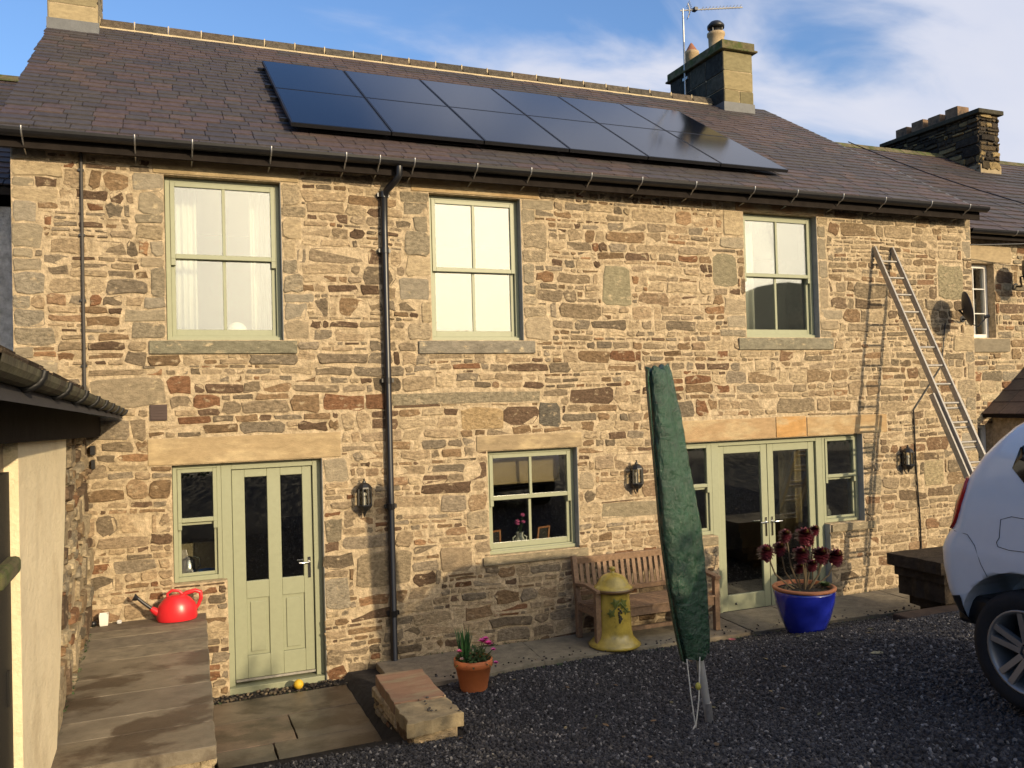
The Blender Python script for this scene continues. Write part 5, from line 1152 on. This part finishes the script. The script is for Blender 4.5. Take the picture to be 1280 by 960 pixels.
def patch(name, poly, side, m, off=.004, res=14, thick=0., parent=None, flip=False):
    # a panel following the body side; poly in (u, z), filled as a grid between lower and upper outline
    mb = MB(); us = sorted(p[0] for p in poly); u0, u1 = us[0], us[-1]; rows_ = []
    for i in range(res+1):
        u = u0+(u1-u0)*(i+.001)/(res+.002); zz = []
        for a, c in zip(poly, poly[1:]+poly[:1]):
            if (a[0]-u)*(c[0]-u) <= 0 and a[0] != c[0]: zz.append(a[1]+(c[1]-a[1])*(u-a[0])/(c[0]-a[0]))
        lo, hi = min(zz), max(zz); rows_.append([cpt(u, side*(hw(u, lo+(hi-lo)*k/6)+off), lo+(hi-lo)*k/6) for k in range(7)])
    for r_ in rows_: mb.v += r_
    for i in range(res):
        for k in range(6): mb.f.append((i*7+k, i*7+k+1, (i+1)*7+k+1, (i+1)*7+k)); mb.c.append((.5,)*3); mb.s.append(True)
    return mb.build(name, m, parent or car)
M_CG = mat('tinted_glass', (.006, .007, .008), .04, var=0, bump=0, spec=.6, coat=.5)
M_GAP = mat('panel_gap', (.012, .012, .014), .7, var=0, bump=0)
def line(pts, side, r=.002, off=.001, name='panel_gap'):
    b = MB(); b.tube([cpt(u, side*(hw(u, z)+off), z) for u, z in pts], r, 5); return b.build(name, M_GAP, body)
for sd_ in (-1, 1):
    patch('quarter_window', [(.49, 1.44), (.52, 1.56), (.60, 1.615), (.98, 1.635), (.98, 1.22), (.75, 1.24), (.60, 1.33)], sd_, M_CG)
    patch('rear_door_window', [(1.02, 1.635), (1.82, 1.65), (1.85, 1.17), (1.02, 1.2)], sd_, M_CG); patch('front_door_window', [(1.9, 1.65), (2.3, 1.60), (2.85, 1.17), (1.93, 1.16)], sd_, M_CG)
    patch('sill_cladding', [(.05, .40), (.05, .60), (.13, .62), (.145, .40)], sd_, M_BLACK, off=.006); patch('sill_cladding', [(1.02, .40), (1.02, .52), (2.70, .52), (2.70, .40)], sd_, M_BLACK, off=.006)
    line([(1.0, .55), (1.0, 1.0), (1.0, 1.62)], sd_); line([(1.87, .5), (1.87, 1.65)], sd_); line([(2.72, .55), (2.85, 1.15)], sd_)
line([(.42+.0, 1.02), (.40, .99), (.41, .965), (.48, .955), (.62, .96), (.63, 1.0), (.63, 1.12), (.60, 1.15), (.5, 1.155), (.43, 1.13), (.42, 1.02)], -1)
line([(.10, 1.02), (.2, 1.01), (.25, .95), (.29, .84), (.33, .77)], -1)
b = MB()                                                        # bumper under-edge, dark
for s0_, s1_ in ((-.80, .80),): b.box(5.52+s0_, 5.52+s1_, -4.95, -4.655, 1.19, 1.38)
b.build('rear_bumper', M_BLACK, car, bevel=.03)
def lamp(side):
    mb = MB(); rows_ = []
    for i in range(9):
        z = 1.03+.33*i/8; ur_, uf, w = lvl(z); row = []
        for k in range(7):
            u = ur_-.004+(.03+.06*math.sin(math.pi*(i+1)/10))*(k/6.); row.append(cpt(u, side*(hw(u+.012, z)+.012), z))
        rows_.append(row)
    for r_ in rows_: mb.v += r_
    for i in range(8):
        for k in range(6): mb.f.append((i*7+k, i*7+k+1, (i+1)*7+k+1, (i+1)*7+k)); mb.c.append((.5,)*3); mb.s.append(True)
    mb.build('tail_lamp', mat('red_lens', (.45, .015, .012), .15, var=.1, bump=0, coat=.6), car, solid=.02)
lamp(-1); lamp(1)
b = MB(); b.add([cpt(lvl(z)[0]-.004, s*(w_-.2), z) for z, w_ in ((1.2, .88), (1.55, .78)) for s in (-1, 1)], [(0, 1, 3, 2)]); b.build('rear_window', M_CG, car)
b = MB(); b.add([cpt(lvl(z)[1]+.006, s*(w_-.14), z) for z, w_ in ((1.2, .88), (1.64, .72)) for s in (-1, 1)], [(0, 1, 3, 2)]); b.build('windscreen', M_CG, car)
for s in (-1, 1):
    b = MB(); b.ball(cpt(4.05, s*.68, .86), .13, 14, sc=(1, .9, .8)); b.build('headlight', M_CHROME, car)
M_TYRE = mat('tyre_rubber', (.018, .018, .02), .8, var=.2, bump=.3, bs=60)
M_RIM = mat('alloy_rim', (.30, .29, .28), .45, .6, var=.1, bump=0)
def wheel(u, side):
    c = Vector(cpt(u, side*.775, .36)); def_ = []
    def rev(prof, n=40, m=M_TYRE, name='tyre', parent=None):
        mb = MB(); vs = []
        for r_, o in prof:
            for j in range(n): a = 2*math.pi*j/n; vs.append((c.x+side*o, c.y+r_*math.cos(a), c.z+r_*math.sin(a)))
        mb.add(vs, [(i*n+j, i*n+(j+1) % n, (i+1)*n+(j+1) % n, (i+1)*n+j) for i in range(len(prof)-1) for j in range(n)], smooth=True)
        return mb.build(name, m, parent or car)
    w = rev([(.22, -.10), (.30, -.11), (.345, -.10), (.36, -.07), (.36, .07), (.345, .10), (.31, .112), (.25, .105), (.235, .09)], name='wheel')
    rev([(.245, .10), (.25, .108), (.238, .11), (.225, .09), (.215, .0), (.215, -.08)], m=M_RIM, name='rim', parent=w)
    rev([(.0, -.02), (.13, -.02), (.20, -.05), (.218, -.08)], m=M_BLACK, name='brake_disc', parent=w)
    rev([(.0, .085), (.03, .085), (.035, .075), (.06, .07), (.075, .05), (.08, .0)], m=M_RIM, name='hub', parent=w)
    b = MB()
    for k in range(5):
        for d in (-.17, .17):
            a = 2*math.pi*k/5+.35; p = c+Vector((side*.065, .05*math.cos(a+d*2), .05*math.sin(a+d*2))); q = c+Vector((side*.085, .23*math.cos(a+d), .23*math.sin(a+d))); b.bar(p, q, .034, .04, up=(1, 0, 0))
    b.build('spokes', M_RIM, w)
    b = MB()
    for k in range(5): a = 2*math.pi*k/5+.9; b.ball(c+Vector((side*.07, .052*math.cos(a), .052*math.sin(a))), .011, 6)
    b.build('wheel_nuts', M_IRON, w)
for u in (.55, 3.17):
    for s in (-1, 1): wheel(u, s)
b = MB(); b.box(4.95, 6.1, -8.6, -4.9, 1.1, 1.24); b.build('underbody', M_BLACK, car)
# ------------------------------------------------------------------ behind the viewer: unseen hedge, added to shade wall and gravel
def bush(name, x0, x1, y0, y1, z0, hf, n, label, cat, seed, s=.11):
    rg = random.Random(seed); vs = []; fs = []; cs = []
    for i in range(n):
        x = rg.uniform(x0, x1); h = hf(x)+.22*noise.noise((x*1.4, 0, seed))+.12*noise.noise((x*4.1, 2, seed)); y = rg.uniform(y0, y1); z = z0+(h-z0)*rg.random()**.8
        d = Vector((rg.uniform(-1, 1), rg.uniform(-1, 1), rg.uniform(-1, 1))).normalized(); e = d.orthogonal().normalized(); g = d.cross(e); k = s*rg.uniform(.6, 1.3)
        p = Vector((x, y, z)); m = len(vs); vs += [p-e*k*.5, p+g*k*.35, p+e*k*.5, p-g*k*.35]; fs.append((m, m+1, m+2, m+3)); cs.append(rg.choice(GR))
    mb = MB(); mb.v = [tuple(v) for v in vs]; mb.f = fs; mb.c = cs; mb.s = [False]*len(fs); return mb.build(name, M_LEAF, None, org=((x0+x1)/2, (y0+y1)/2, z0))
def hh(x):  # crest outline shaped for the shade wanted on wall and door
    t = [(-20, 2.9), (4.75, 2.95), (4.9, 3.5), (5.12, 3.84), (5.32, 3.5), (5.5, 2.95), (6.0, 3.0), (6.35, 4.1), (6.7, 4.38), (8.2, 4.3), (8.9, 4.05), (9.8, 4.1), (10.8, 3.95), (12.2, 3.75), (12.7, 3.2), (14, 3.1), (40, 3.2)]
    return lerp_tab(t, x)
tag(bush('shade_hedge', -12, 30, -11.7, -11.0, 1.1, hh, 60000, '', '', 3, .10), 'unseen green hedge added behind the viewer to shade wall and gravel', 'hedge')
